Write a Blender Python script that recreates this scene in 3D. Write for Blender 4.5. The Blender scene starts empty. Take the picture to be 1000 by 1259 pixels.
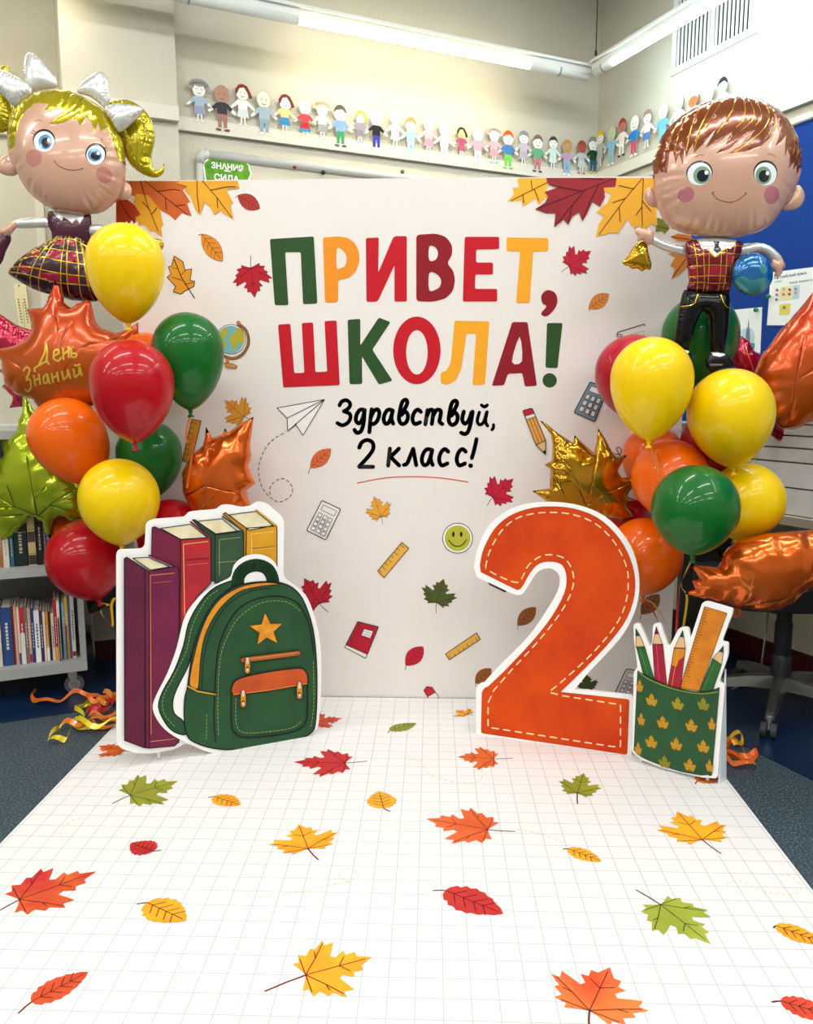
import bpy, math, random
import numpy as np
from mathutils import Vector, Matrix
from mathutils.geometry import tessellate_polygon, delaunay_2d_cdt
random.seed(4)
R = math.radians
W, H, F = 1000, 1259, 980.0
# ---------------- camera ----------------
CAM = Vector((0, 0, 1.14)); YAW = R(-1.85); PITCH = R(8.19)
scn = bpy.context.scene
cam = bpy.data.objects.new('camera', bpy.data.cameras.new('camera'))
scn.collection.objects.link(cam); scn.camera = cam
cam.data.sensor_fit = 'VERTICAL'; cam.data.sensor_height = 36; cam.data.lens = 36 * F / H
cam.data.clip_start = .05
cam.location = CAM; cam.rotation_euler = (math.pi / 2 - PITCH, 0, -YAW)
FW = Vector((math.sin(YAW) * math.cos(PITCH), math.cos(YAW) * math.cos(PITCH), -math.sin(PITCH)))
RT = Vector((math.cos(YAW), -math.sin(YAW), 0)); UP = RT.cross(FW)
# ---------------- world, exposure ----------------
w = bpy.data.worlds.new('world'); scn.world = w; w.use_nodes = True
w.node_tree.nodes['Background'].inputs[0].default_value = (.9, .95, 1, 1)
w.node_tree.nodes['Background'].inputs[1].default_value = .6
vs = scn.view_settings
scn.display_settings.display_device = 'sRGB'
vs.view_transform = 'Standard'; vs.look = 'None'; vs.gamma = 1; vs.exposure = 0.12; vs.use_curve_mapping = False
TUBE_POWER = 14.5      # each ceiling luminaire
TRACK_EMIT = 30      # lamps of the track along the walls
TUBE_EMIT = 8

def ray(x, y):
    return (FW + RT * ((x - W / 2) / F) - UP * ((y - H / 2) / F))
class Fr:            # a plane with its own 2D coordinates; N faces the viewer's side
    def __init__(s, o, U, V, N):
        s.o, s.U, s.V, s.N = Vector(o), Vector(U).normalized(), Vector(V).normalized(), Vector(N).normalized()
    def px(s, x, y):
        d = ray(x, y); t = (s.o - CAM).dot(s.N) / d.dot(s.N); p = CAM + d * t - s.o
        return (p.dot(s.U), p.dot(s.V))
    def w(s, u, v, n=0): return s.o + s.U * u + s.V * v + s.N * n
    def pw(s, x, y, n=0): return s.w(*s.px(x, y), n)
def face(Y): return Fr((0, Y, 0), (1, 0, 0), (0, 0, 1), (0, -1, 0))
FLOOR = Fr((0, 0, 0), (1, 0, 0), (0, 1, 0), (0, 0, 1))
def T(c, pts): return [(c[0] + x * c[2], c[1] + y * c[2]) for x, y in pts]
cA = (0, 60, .254); cB = (770, 100, .23); cC = (750, 260, .23); cD = (0, 330, .33); cE = (670, 350, .3416)
cF = (300, 260, .4); cG = (300, 460, .4); cH = (130, 610, .28); cI = (760, 730, .1906); cJ = (560, 600, .44)
cM = (140, 210, .2541); cN = (600, 200, .26); cQ = (400, 480, .22); cR = (0, 260, .13); cS = (630, 500, .17)
cG4 = (0, 430, .2305)

# ---------------- materials ----------------
_m = {}
def lin(h):
    h = h.lstrip('#'); c = [int(h[i:i + 2], 16) / 255 for i in (0, 2, 4)]
    return tuple(x / 12.92 if x <= .04045 else ((x + .055) / 1.055) ** 2.4 for x in c) + (1,)
def M(h, rough=.5, metal=0, coat=0, emit=0, bump=0, bscale=60, var=0, vscale=6, sub=0, h2=None, spec=.35):
    k = (h, rough, metal, coat, emit, bump, bscale, var, vscale, sub, h2, spec)
    if k in _m: return _m[k]
    m = bpy.data.materials.new('mat_' + h.strip('#')); m.use_nodes = True; nt = m.node_tree; b = nt.nodes['Principled BSDF']
    b.inputs['Base Color'].default_value = lin(h); b.inputs['Roughness'].default_value = rough
    b.inputs['Metallic'].default_value = metal; b.inputs['Specular IOR Level'].default_value = .5 if metal else spec; b.inputs['Coat Weight'].default_value = coat
    b.inputs['Coat Roughness'].default_value = .06
    if sub: b.inputs['Subsurface Weight'].default_value = sub; b.inputs['Subsurface Radius'].default_value = (.05, .04, .03)
    if emit: b.inputs['Emission Color'].default_value = lin(h); b.inputs['Emission Strength'].default_value = emit
    tc = nt.nodes.new('ShaderNodeTexCoord')
    if var or h2:
        n = nt.nodes.new('ShaderNodeTexNoise'); n.inputs['Scale'].default_value = vscale; n.inputs['Detail'].default_value = 4
        nt.links.new(tc.outputs['Object'], n.inputs['Vector'])
        mx = nt.nodes.new('ShaderNodeMix'); mx.data_type = 'RGBA'
        a = lin(h); mx.inputs[6].default_value = a
        mx.inputs[7].default_value = lin(h2) if h2 else tuple(max(0, c * (1 - var)) for c in a[:3]) + (1,)
        mr = nt.nodes.new('ShaderNodeMapRange'); mr.inputs[1].default_value = .35; mr.inputs[2].default_value = .68
        nt.links.new(n.outputs[0], mr.inputs[0]); nt.links.new(mr.outputs[0], mx.inputs[0])
        nt.links.new(mx.outputs[2], b.inputs['Base Color'])
    if bump:
        n = nt.nodes.new('ShaderNodeTexNoise'); n.inputs['Scale'].default_value = bscale; n.inputs['Detail'].default_value = 3
        nt.links.new(tc.outputs['Object'], n.inputs['Vector'])
        bp = nt.nodes.new('ShaderNodeBump'); bp.inputs['Strength'].default_value = bump; bp.inputs['Distance'].default_value = .01
        nt.links.new(n.outputs[0], bp.inputs['Height']); nt.links.new(bp.outputs[0], b.inputs['Normal'])
    _m[k] = m; return m
def grad(h1, h2, axis=2, **kw):      # printed two-colour fade over a thing's own bounds
    k = ('g', h1, h2, axis, tuple(kw.items()))
    if k in _m: return _m[k]
    m = M(h1, **kw).copy(); nt = m.node_tree; b = nt.nodes['Principled BSDF']
    tc = nt.nodes.new('ShaderNodeTexCoord'); sp = nt.nodes.new('ShaderNodeSeparateXYZ'); mx = nt.nodes.new('ShaderNodeMix'); mx.data_type = 'RGBA'
    mx.inputs[6].default_value = lin(h1); mx.inputs[7].default_value = lin(h2)
    nt.links.new(tc.outputs['Generated'], sp.inputs[0]); nt.links.new(sp.outputs[axis], mx.inputs[0]); nt.links.new(mx.outputs[2], b.inputs['Base Color'])
    _m[k] = m; return m
def P(h): return M(h, .6, spec=.2)                      # flat print
def foilm(h, metal=.75, rough=.2): return M(h, rough, metal, .5)

# ---------------- objects ----------------
ORG = {}
def tag(o, label=None, cat=None, group=None, kind=None):
    if label: o['label'] = label
    if cat: o['category'] = cat
    if group: o['group'] = group
    if kind: o['kind'] = kind
    return o
def empty(name, loc, label=None, cat=None, group=None, kind=None):
    o = bpy.data.objects.new(name, None); scn.collection.objects.link(o); o.location = loc; o.empty_display_size = .05
    ORG[o] = Vector(loc); return tag(o, label, cat, group, kind)
def mk(name, vs_, fs, mats, idx=None, parent=None, smooth=False, label=None, cat=None, group=None, kind=None, origin=None):
    vs_ = [Vector(v) for v in vs_]
    if parent is not None: o0 = ORG[parent]
    elif origin is not None: o0 = Vector(origin)
    else:
        a = np.array([v[:] for v in vs_]); lo, hi = a.min(0), a.max(0); o0 = Vector(((lo[0] + hi[0]) / 2, (lo[1] + hi[1]) / 2, lo[2]))
    me = bpy.data.meshes.new(name); me.from_pydata([(v - o0)[:] for v in vs_], [], fs)
    if not isinstance(mats, (list, tuple)): mats = [mats]
    for m in mats: me.materials.append(m)
    if idx is not None: me.polygons.foreach_set('material_index', idx)
    if smooth: me.polygons.foreach_set('use_smooth', [True] * len(fs))
    me.update()
    o = bpy.data.objects.new(name, me); scn.collection.objects.link(o)
    if parent is not None: o.parent = parent
    else: o.location = o0
    ORG[o] = o0
    return tag(o, label, cat, group, kind)
class MB:
    def __init__(s): s.v, s.f, s.i, s.m = [], [], [], []
    def mi(s, m):
        if m not in s.m: s.m.append(m)
        return s.m.index(m)
    def add(s, v, f, m):
        b = len(s.v); s.v += [Vector(x) for x in v]; s.f += [tuple(b + k for k in q) for q in f]; s.i += [s.mi(m)] * len(f); return s
    def box(s, fr, u0, u1, v0, v1, n0, n1, m, bev=0):
        if bev:
            pts = rrect(u0, u1, v0, v1, bev); return s.prism(pts, fr, n0, n1, m)
        c = [fr.w(u, v, n) for n in (n0, n1) for v in (v0, v1) for u in (u0, u1)]
        f = [(0, 2, 3, 1), (4, 5, 7, 6), (0, 1, 5, 4), (2, 6, 7, 3), (0, 4, 6, 2), (1, 3, 7, 5)]
        return s.add(c, f, m)
    def prism(s, pts, fr, n0, n1, m, ms=None, holes=()):
        loops = [list(pts)] + [list(h) for h in holes]
        flat = [p for l in loops for p in l]; n = len(flat)
        tri = tessellate_polygon([[Vector((p[0], p[1], 0)) for p in l] for l in loops])
        s.add([fr.w(p[0], p[1], n1) for p in flat], tri, m)
        if n0 is None: return s
        s.add([fr.w(p[0], p[1], n0) for p in flat], tri, m)
        b = 0; v = [fr.w(p[0], p[1], n0) for p in flat] + [fr.w(p[0], p[1], n1) for p in flat]; f = []
        for l in loops:
            k = len(l); f += [(b + i, b + (i + 1) % k, n + b + (i + 1) % k, n + b + i) for i in range(k)]; b += k
        return s.add(v, f, ms or m)
    def tube(s, pts, r, m, seg=10, closed=False):
        pts = [Vector(p) for p in pts]; rs = r if isinstance(r, (list, tuple)) else [r] * len(pts); b = []; pr = None
        for i, p in enumerate(pts):
            t = (pts[min(i + 1, len(pts) - 1)] - pts[max(i - 1, 0)]).normalized()
            if pr is None: pr = t.orthogonal().normalized()
            pr = (pr - t * pr.dot(t)).normalized(); q = t.cross(pr)
            b += [p + (pr * math.cos(a) + q * math.sin(a)) * rs[i] for a in [2 * math.pi * k / seg for k in range(seg)]]
        f = [(i * seg + k, i * seg + (k + 1) % seg, (i + 1) * seg + (k + 1) % seg, (i + 1) * seg + k) for i in range(len(pts) - 1) for k in range(seg)]
        f += [tuple(range(seg))[::-1], tuple(range((len(pts) - 1) * seg, len(pts) * seg))]
        return s.add(b, f, m)
    def strip(s, pts, wd, side, m, th=.0006):   # flat ribbon of real width; side = width direction(s)
        pts = [Vector(p) for p in pts]; v = []
        sd = side if isinstance(side, list) else [side] * len(pts)
        for p, d in zip(pts, sd):
            d = Vector(d).normalized() * wd / 2; v += [p - d, p + d]
        f = [(2 * i, 2 * i + 1, 2 * i + 3, 2 * i + 2) for i in range(len(pts) - 1)]
        return s.add(v, f, m)
    def lathe(s, c, prof, m, seg=32, axis=Vector((0, 0, 1))):   # prof: (radius, height)
        axis = Vector(axis).normalized(); q = axis.orthogonal().normalized(); r_ = axis.cross(q); v = []
        for r, h in prof: v += [Vector(c) + axis * h + (q * math.cos(a) + r_ * math.sin(a)) * max(r, 1e-5) for a in [2 * math.pi * k / seg for k in range(seg)]]
        f = [(i * seg + k, i * seg + (k + 1) % seg, (i + 1) * seg + (k + 1) % seg, (i + 1) * seg + k) for i in range(len(prof) - 1) for k in range(seg)]
        return s.add(v, f, m)
    def done(s, name, parent=None, smooth=False, **kw): return mk(name, s.v, s.f, s.m, s.i, parent, smooth, **kw)
# ---------------- 2D helpers ----------------
def rrect(u0, u1, v0, v1, r, n=5):
    out = []
    for cx, cy, a0 in ((u1 - r, v1 - r, 0), (u0 + r, v1 - r, 90), (u0 + r, v0 + r, 180), (u1 - r, v0 + r, 270)):
        out += [(cx + r * math.cos(R(a0 + 90 * k / n)), cy + r * math.sin(R(a0 + 90 * k / n))) for k in range(n + 1)]
    return out
def smooth(pts, n=4, closed=True):
    k = len(pts); out = []
    g = (lambda i: pts[i % k]) if closed else (lambda i: pts[max(0, min(k - 1, i))])
    for i in range(k if closed else k - 1):
        p0, p1, p2, p3 = g(i - 1), g(i), g(i + 1), g(i + 2)
        for j in range(n):
            t = j / n
            out.append(tuple(.5 * ((2 * p1[a]) + (p2[a] - p0[a]) * t + (2 * p0[a] - 5 * p1[a] + 4 * p2[a] - p3[a]) * t * t + (3 * p1[a] - p0[a] - 3 * p2[a] + p3[a]) * t ** 3) for a in (0, 1)))
    if not closed: out.append(tuple(pts[-1]))
    return out
def rnd(pts, r, n=4):               # round the corners of a polygon
    out = []; k = len(pts)
    for i in range(k):
        p, a, b = Vector(pts[i]), Vector(pts[i - 1]), Vector(pts[(i + 1) % k])
        da, db = (a - p), (b - p); rr = min(r, da.length * .48, db.length * .48)
        if da.length < 1e-6 or db.length < 1e-6: out.append(tuple(p)); continue
        A = p + da.normalized() * rr; B = p + db.normalized() * rr
        for j in range(n + 1):
            t = j / n; q = A * (1 - t) ** 2 + p * 2 * t * (1 - t) + B * t * t; out.append((q.x, q.y))
    return out
def ell(cx, cy, rx, ry=None, n=36, rot=0):
    ry = ry or rx; c, s_ = math.cos(R(rot)), math.sin(R(rot))
    return [(cx + rx * math.cos(a) * c - ry * math.sin(a) * s_, cy + rx * math.cos(a) * s_ + ry * math.sin(a) * c) for a in [2 * math.pi * k / n for k in range(n)]]
def stroke(pts, wd, closed=False, cap=True):      # -> list of convex polygons
    out = []; L = list(pts) + ([pts[0]] if closed else [])
    for a, b in zip(L, L[1:]):
        d = Vector((b[0] - a[0], b[1] - a[1]))
        if d.length < 1e-6: continue
        n = Vector((-d.y, d.x)).normalized() * wd / 2
        out.append([(a[0] + n.x, a[1] + n.y), (a[0] - n.x, a[1] - n.y), (b[0] - n.x, b[1] - n.y), (b[0] + n.x, b[1] + n.y)])
    if cap:
        for p in L: out.append(ell(p[0], p[1], wd / 2, n=8))
    return out
def dashes(pts, on, off):
    out = []; cur = [pts[0]]; rem = on; draw = True
    for a, b in zip(pts, pts[1:]):
        a = Vector(a); b = Vector(b); L = (b - a).length; pos = 0
        while L - pos > rem:
            pos += rem; p = tuple(a + (b - a) * (pos / L))
            if draw: cur.append(p); out.append(cur)
            cur = [p]; draw = not draw; rem = on if draw else off
        rem -= L - pos
        if draw: cur.append(tuple(b))
    if draw and len(cur) > 1: out.append(cur)
    return out
def decal(name, fr, items, n0, parent, step=.00035, **kw):
    """flat print: items = (kind, px points, colour[, width px]); every layer a hair above the last"""
    b = MB(); z = n0
    for it in items:
        z += step; m = it[2] if not isinstance(it[2], str) else P(it[2])
        if it[0] == 'f': polys = [it[1]]
        elif it[0] == 'o': polys = stroke(it[1], it[3], True)
        elif it[0] == 'l': polys = stroke(it[1], it[3])
        elif it[0] == 'd': polys = [q for s_ in dashes(it[1], it[4], it[5]) for q in stroke(s_, it[3], cap=False)]
        elif it[0] == 'h':
            b.prism([fr.px(*p) for p in it[1]], fr, None, z, m, holes=[[fr.px(*p) for p in h] for h in it[3]]); continue
        for q in polys: b.prism([fr.px(*p) for p in q], fr, None, z, m)
    return b.done(name, parent, **kw)
HALF = [(.12, -.04), (.30, -.12), (.30, -.03), (.47, .0), (.40, .10), (.54, .20), (.49, .26), (.66, .42), (.53, .42), (.55, .56), (.40, .50), (.25, .43), (.20, .50), (.31, .64), (.20, .66), (.21, .80), (.11, .80)]
MAPLE = [(0, 0)] + HALF + [(0, 1)] + [(-x, y) for x, y in HALF[::-1]]
HALF2 = [(.1, .02), (.2, .1), (.19, .16), (.27, .22), (.25, .3), (.3, .38), (.27, .45), (.28, .54), (.23, .6), (.22, .7), (.15, .78), (.1, .9)]
BIRCH = [(0, 0)] + HALF2 + [(0, 1)] + [(-x, y) for x, y in HALF2[::-1]]
OVAL = [(0, 0)] + [(.25 * math.sin(math.pi * t) ** .8, t) for t in (.08, .2, .35, .5, .65, .8, .92)] + [(0, 1)] + [(-.25 * math.sin(math.pi * t) ** .8, t) for t in (.92, .8, .65, .5, .35, .2, .08)]
VM = [[(0, 0), (0, .9)], [(0, 0), (.3, .22), (.58, .4)], [(0, 0), (-.3, .22), (-.58, .4)], [(0, 0), (.38, .0)], [(0, 0), (-.38, .0)], [(0, .5), (.17, .62)], [(0, .5), (-.17, .62)], [(.3, .22), (.44, .24)], [(-.3, .22), (-.44, .24)]]
VB = [[(0, 0), (0, .92)]] + [[(0, t), (s * .17, t + .14)] for t in (.15, .32, .5, .66) for s in (1, -1)]
def leaf(fr, kind, base, tip, col, parent, line='#5a1a14', wid=1.0, stem=.3, outline=0, n0=.0006, name='printed_leaf', lw=None, bend=.1):
    b, t = (fr.px(*base), fr.px(*tip)); b, t = Vector(b), Vector(t); d = t - b; L = d.length; y = d / L; x = Vector((y.y, -y.x))
    tr = lambda pts: [tuple(b + x * (p[0] * L * wid) + y * (p[1] * L)) for p in pts]
    sh, vn = {'maple': (MAPLE, VM), 'birch': (BIRCH, VB), 'oval': (OVAL, VB)}[kind]
    mb = MB(); lw = lw or L * .012; m = P(col) if isinstance(col, str) else col; ml = P(line)
    st = tr([(0, 0), (bend * .4, -stem * .5), (bend, -stem)])
    for q in stroke(st, lw * 1.8): mb.prism(q, fr, None, n0, ml)
    o = tr(sh)
    if outline:
        for q in stroke(o, outline * L, True): mb.prism(q, fr, None, n0 + .0002, ml)
    mb.prism(o, fr, None, n0 + .0004, m)
    for v in vn:
        for q in stroke(tr(v), lw, cap=False): mb.prism(q, fr, None, n0 + .0007, ml)
    return mb.done(name, parent)
# ---------------- inflated foil ----------------
def inside(polys, pts):
    res = np.zeros(len(pts), bool); X, Y = pts[:, 0], pts[:, 1]
    for q in polys:
        q = np.array(q); c = np.zeros(len(pts), bool); j = len(q) - 1
        for i in range(len(q)):
            (x0, y0), (x1, y1) = q[i], q[j]
            if y0 != y1: c ^= ((y0 > Y) != (y1 > Y)) & (X < (x1 - x0) * (Y - y0) / (y1 - y0) + x0)
            j = i
        res |= c
    return res
def foil(name, outline, Y, mat, parent=None, asp=.8, layers=(), step=None, wr=.10, wl=None, Yn=0, back=None, tilt=0, **kw):
    """outline px -> welded foil pillow standing at depth Y; layers (part name, [px polygons], material) are printed on it"""
    layers = [x for n, ps, m in layers for x in ([(n, [q], m) for q in ps] if n in ('cheek', 'tartan_check') else [(n, ps, m)])]
    fr = face(Y); ol = [fr.px(*p) for p in outline]; lay = [(n, [[fr.px(*p) for p in q] for q in ps], m) for n, ps, m in layers]
    A = np.array(ol); lo, hi = A.min(0), A.max(0); size = (hi - lo).max(); step = step or size / 46
    # dense outline
    P0 = []
    for a, b in zip(ol, ol[1:] + ol[:1]):
        k = max(1, int(math.dist(a, b) / step)); P0 += [(a[0] + (b[0] - a[0]) * i / k, a[1] + (b[1] - a[1]) * i / k) for i in range(k)]
    B = np.array(P0)
    # Poisson solve on a grid
    g = size / 84; nx, ny = int((hi[0] - lo[0]) / g) + 5, int((hi[1] - lo[1]) / g) + 5
    gx = lo[0] + (np.arange(nx) - 2) * g; gy = lo[1] + (np.arange(ny) - 2) * g
    GX, GY = np.meshgrid(gx, gy, indexing='ij'); msk = inside([ol], np.c_[GX.ravel(), GY.ravel()]).reshape(nx, ny)
    u = np.zeros((nx, ny))
    for it in range(1400):
        u[1:-1, 1:-1] = .25 * (u[2:, 1:-1] + u[:-2, 1:-1] + u[1:-1, 2:] + u[1:-1, :-2] + g * g); u *= msk
    verts = [Vector(p) for p in P0]; nb = len(verts); edges = [(i, (i + 1) % nb) for i in range(nb)]
    gp = np.array([(x + (step / 2 if j % 2 else 0), y) for j, y in enumerate(np.arange(lo[1], hi[1], step * .87)) for x in np.arange(lo[0], hi[0], step)])
    gp = gp[inside([ol], gp)]
    D = np.sqrt(((gp[:, None] - B[None]) ** 2).sum(2)); gp = gp[D.min(1) > step * .45]
    verts += [Vector(p) for p in gp]
    for _, ps, _m2 in lay:
        for q in ps:
            b0 = len(verts); verts += [Vector(p) for p in q]; edges += [(b0 + i, b0 + (i + 1) % len(q)) for i in range(len(q))]
    ov, oe, of, *_ = delaunay_2d_cdt(verts, edges, [], 0, 1e-6)
    V = np.array([v[:] for v in ov]); cen = np.array([V[list(f)].mean(0) for f in of]); ok = inside([ol], cen)
    Fs = [f for f, k in zip(of, ok) if k]; cen = cen[ok]
    lid = np.zeros(len(Fs), int)
    for k, (_, ps, _m2) in enumerate(lay): lid[inside(ps, cen)] = k + 1
    # heights
    fx = np.clip((V[:, 0] - gx[0]) / g, 0, nx - 2); fy = np.clip((V[:, 1] - gy[0]) / g, 0, ny - 2); ix, iy = fx.astype(int), fy.astype(int); tx, ty = fx - ix, fy - iy
    U = u[ix, iy] * (1 - tx) * (1 - ty) + u[ix + 1, iy] * tx * (1 - ty) + u[ix, iy + 1] * (1 - tx) * ty + u[ix + 1, iy + 1] * tx * ty
    DD = np.empty(len(V)); NN = np.empty(len(V), int)
    for s in range(0, len(V), 2000):
        dd = ((V[s:s + 2000, None] - B[None]) ** 2).sum(2); NN[s:s + 2000] = dd.argmin(1); DD[s:s + 2000] = np.sqrt(dd.min(1))
    seg = np.sqrt(((np.roll(B, -1, 0) - B) ** 2).sum(1)); S = np.r_[0, np.cumsum(seg)][:-1]; tot = seg.sum()
    wl = wl or size / 16; kk = max(3, round(tot / wl)); ph = S[NN] / tot * 2 * math.pi * kk
    hgt = np.sqrt(np.maximum(U, 0) * 2) * asp
    hgt *= 1 + wr * np.exp(-(DD / min(size * .085, DD.max() * .42)) ** 1.5) * (np.abs(np.cos(ph / 2 + .7 * np.sin(ph * .23))) * 2 - 1.3) * np.minimum(1, DD / (size * .02))
    hgt[DD < step * .12] = 0
    W_ = lambda i, sgn: fr.w(V[i][0], V[i][1], sgn * hgt[i])
    main = None
    def build(nm, fl, mt, par, sgn=1):
        used = sorted({i for f in fl for i in f}); mp = {i: k for k, i in enumerate(used)}
        return [W_(i, sgn) for i in used], [tuple(mp[i] for i in (f if sgn > 0 else f[::-1])) for f in fl]
    f0 = [f for f, l in zip(Fs, lid) if l == 0]
    v1, f1 = build(name, f0, mat, parent); v2, f2 = build(name, Fs, mat, parent, -1); n1 = len(v1)
    key = {}; vv = []; remap = []
    for p in v1 + v2:
        k = (round(p.x, 6), round(p.y, 6), round(p.z, 6))
        if k not in key: key[k] = len(vv); vv.append(p)
        remap.append(key[k])
    ff = [tuple(remap[i] for i in f) for f in f1] + [tuple(remap[i + n1] for i in f) for f in f2]
    keep = [k for k, f in enumerate(ff) if len(set(f)) == 3]
    idx = [(0 if k < len(f1) else 1) for k in keep]
    main = mk(name, vv, [ff[k] for k in keep], [mat, back or mat], idx, parent, True, **kw)
    for k, (nm, ps, mt) in enumerate(lay):
        fl = [f for f, l in zip(Fs, lid) if l == k + 1]
        if fl:
            v, f = build(nm, fl, mt, main); mk(nm, v, f, mt, None, main, True)
    return main
def bounds_empty(name, pts, Y, **kw):
    fr = face(Y); q = [fr.pw(*p) for p in pts]
    return empty(name, (sum(p.x for p in q) / len(q), Y, min(p.z for p in q)), **kw)
# ================= the setting =================
corner = None
_r = ray(733, 215); _t = (2.33 - CAM.z) / _r.z; CP = CAM + _r * _t; CP.z = 0
AZ = R(64.1)
dL = Vector((-math.sin(AZ), -math.cos(AZ), 0))                 # along the left wall, away from the corner
dR = Vector((math.cos(AZ), -math.sin(AZ), 0))                  # along the right wall, away from the corner
nL = dR.copy(); nR = dL.copy()                                 # into the room
WL = Fr(CP, -dL, (0, 0, 1), nL); WR = Fr(CP, dR, (0, 0, 1), nR)
ZC = 3.22; LW, LR = 9.0, 8.0
wallm = M('#cfcabb', .85, bump=.25, bscale=120, var=.04, vscale=3)
ceilm = M('#d9dcd8', .9, bump=.2, bscale=40)
FA = Fr(CP, dL, dR, (0, 0, 1))                                 # floor coords: u along left wall, v along right wall
b = MB(); b.box(FA, -.1, LW + .1, -.6, LR + .1, -.1, 0, None); 
# vinyl floor
def floor_mat():
    m = bpy.data.materials.new('vinyl_floor'); m.use_nodes = True; nt = m.node_tree; B = nt.nodes['Principled BSDF']
    tc = nt.nodes.new('ShaderNodeTexCoord'); n = nt.nodes.new('ShaderNodeTexNoise'); n.inputs['Scale'].default_value = 170; n.inputs['Detail'].default_value = 2; n.inputs['Roughness'].default_value = .7
    nt.links.new(tc.outputs['Object'], n.inputs['Vector']); r = nt.nodes.new('ShaderNodeValToRGB'); e = r.color_ramp.elements
    e[0].position = .42; e[0].color = lin('#2a3a44'); e[1].position = .56; e[1].color = lin('#41525c'); q = e.new(.66); q.color = lin('#7b8b90')
    nt.links.new(n.outputs[0], r.inputs[0]); nt.links.new(r.outputs[0], B.inputs['Base Color']); B.inputs['Roughness'].default_value = .38
    return m
fm = floor_mat(); b.m = [fm]; fl = b.done('floor', kind='structure', origin=CP)
bord = M('#0f2748', .3, var=.3, vscale=30)
pL = FLOOR.pw(50, 882); pR = FLOOR.pw(950, 935); bl = (pL - CP).dot(dR); br = (pR - CP).dot(dL)
b = MB(); b.box(FA, 0, LW, 0, bl, 0, .002, bord); b.box(FA, 0, br, bl, LR, 0, .0021, bord); b.done('floor_border', parent=fl)
b = MB(); b.box(FA, -.1, LW + .1, -.6, LR + .1, ZC, ZC + .1, ceilm); b.done('ceiling', kind='structure')
b = MB(); b.box(WR, -.1, LR + .1, 0, ZC, -.12, 0, wallm); wr_ = b.done('wall_right', kind='structure')
# left wall with a window niche left of the pillar
PF = .10                                                       # pillar stands proud of the wall
WP = Fr(CP + nL * PF, -dL, (0, 0, 1), nL)
uR = WP.px(219, 150)[0]; uLp = WP.px(74, 60)[0]; ND = .38
b = MB(); b.box(WL, uR - .02, 0, 0, ZC, -.12, 0, wallm); b.box(WL, -LW, uLp + .02, 0, ZC, -ND - .12, -ND, wallm); wl_ = b.done('wall_left', kind='structure')
b = MB(); b.box(WL, uLp, uR, 0, ZC, -ND - .1, PF, wallm); b.done('trim_1', kind='structure')
b = MB(); b.box(Fr(CP + dL * LW, dR, (0, 0, 1), -dL), -.1, LR + .1, 0, ZC, -.12, 0, wallm); b.done('wall_far_left', kind='structure')
b = MB(); b.box(Fr(CP + dR * LR, -dL, (0, 0, 1), -dR), -LW - .1, .1, 0, ZC, -.12, 0, wallm); b.done('wall_rear', kind='structure')
# ledge rails
railm = M('#dcd9cd', .5); ZL = 2.33
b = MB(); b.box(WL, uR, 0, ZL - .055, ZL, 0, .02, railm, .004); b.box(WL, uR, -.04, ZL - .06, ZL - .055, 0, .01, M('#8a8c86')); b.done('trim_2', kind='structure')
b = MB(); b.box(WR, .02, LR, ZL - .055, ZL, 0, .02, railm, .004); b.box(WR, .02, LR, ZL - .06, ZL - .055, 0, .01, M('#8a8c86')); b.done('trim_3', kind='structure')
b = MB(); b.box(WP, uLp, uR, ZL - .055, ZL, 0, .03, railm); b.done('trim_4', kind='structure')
WN = Fr(CP - nL * ND, -dL, (0, 0, 1), nL)
b = MB(); b.box(WN, -LW, uLp, ZL - .055, ZL, 0, .03, railm); b.done('trim_5', kind='structure')
sillz = 1.02
b = MB(); b.box(WN, -LW, uLp, sillz - .03, sillz, 0, .30, M('#d8dad6', .4)); b.box(WN, -LW, uLp, .1, sillz - .03, 0, .24, M('#b9bcb8', .6)); b.done('trim_6', kind='structure')
b = MB(); u_ = WN.px(46, 300)[0]; b.box(WN, u_, u_ + .035, sillz, ZL - .055, 0, .02, railm); b.done('trim_7', kind='structure')
# dark red baseboards
bbm = M('#4a0f1a', .5)
b = MB(); b.box(WL, uR, 0, 0, .09, 0, .012, bbm); b.box(WP, uLp, uR + .012, 0, .09, 0, .012, bbm); b.done('baseboard_left', kind='structure')
b = MB(); b.box(WR, .012, LR, 0, .10, 0, .012, bbm); b.done('baseboard_right', kind='structure')

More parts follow.
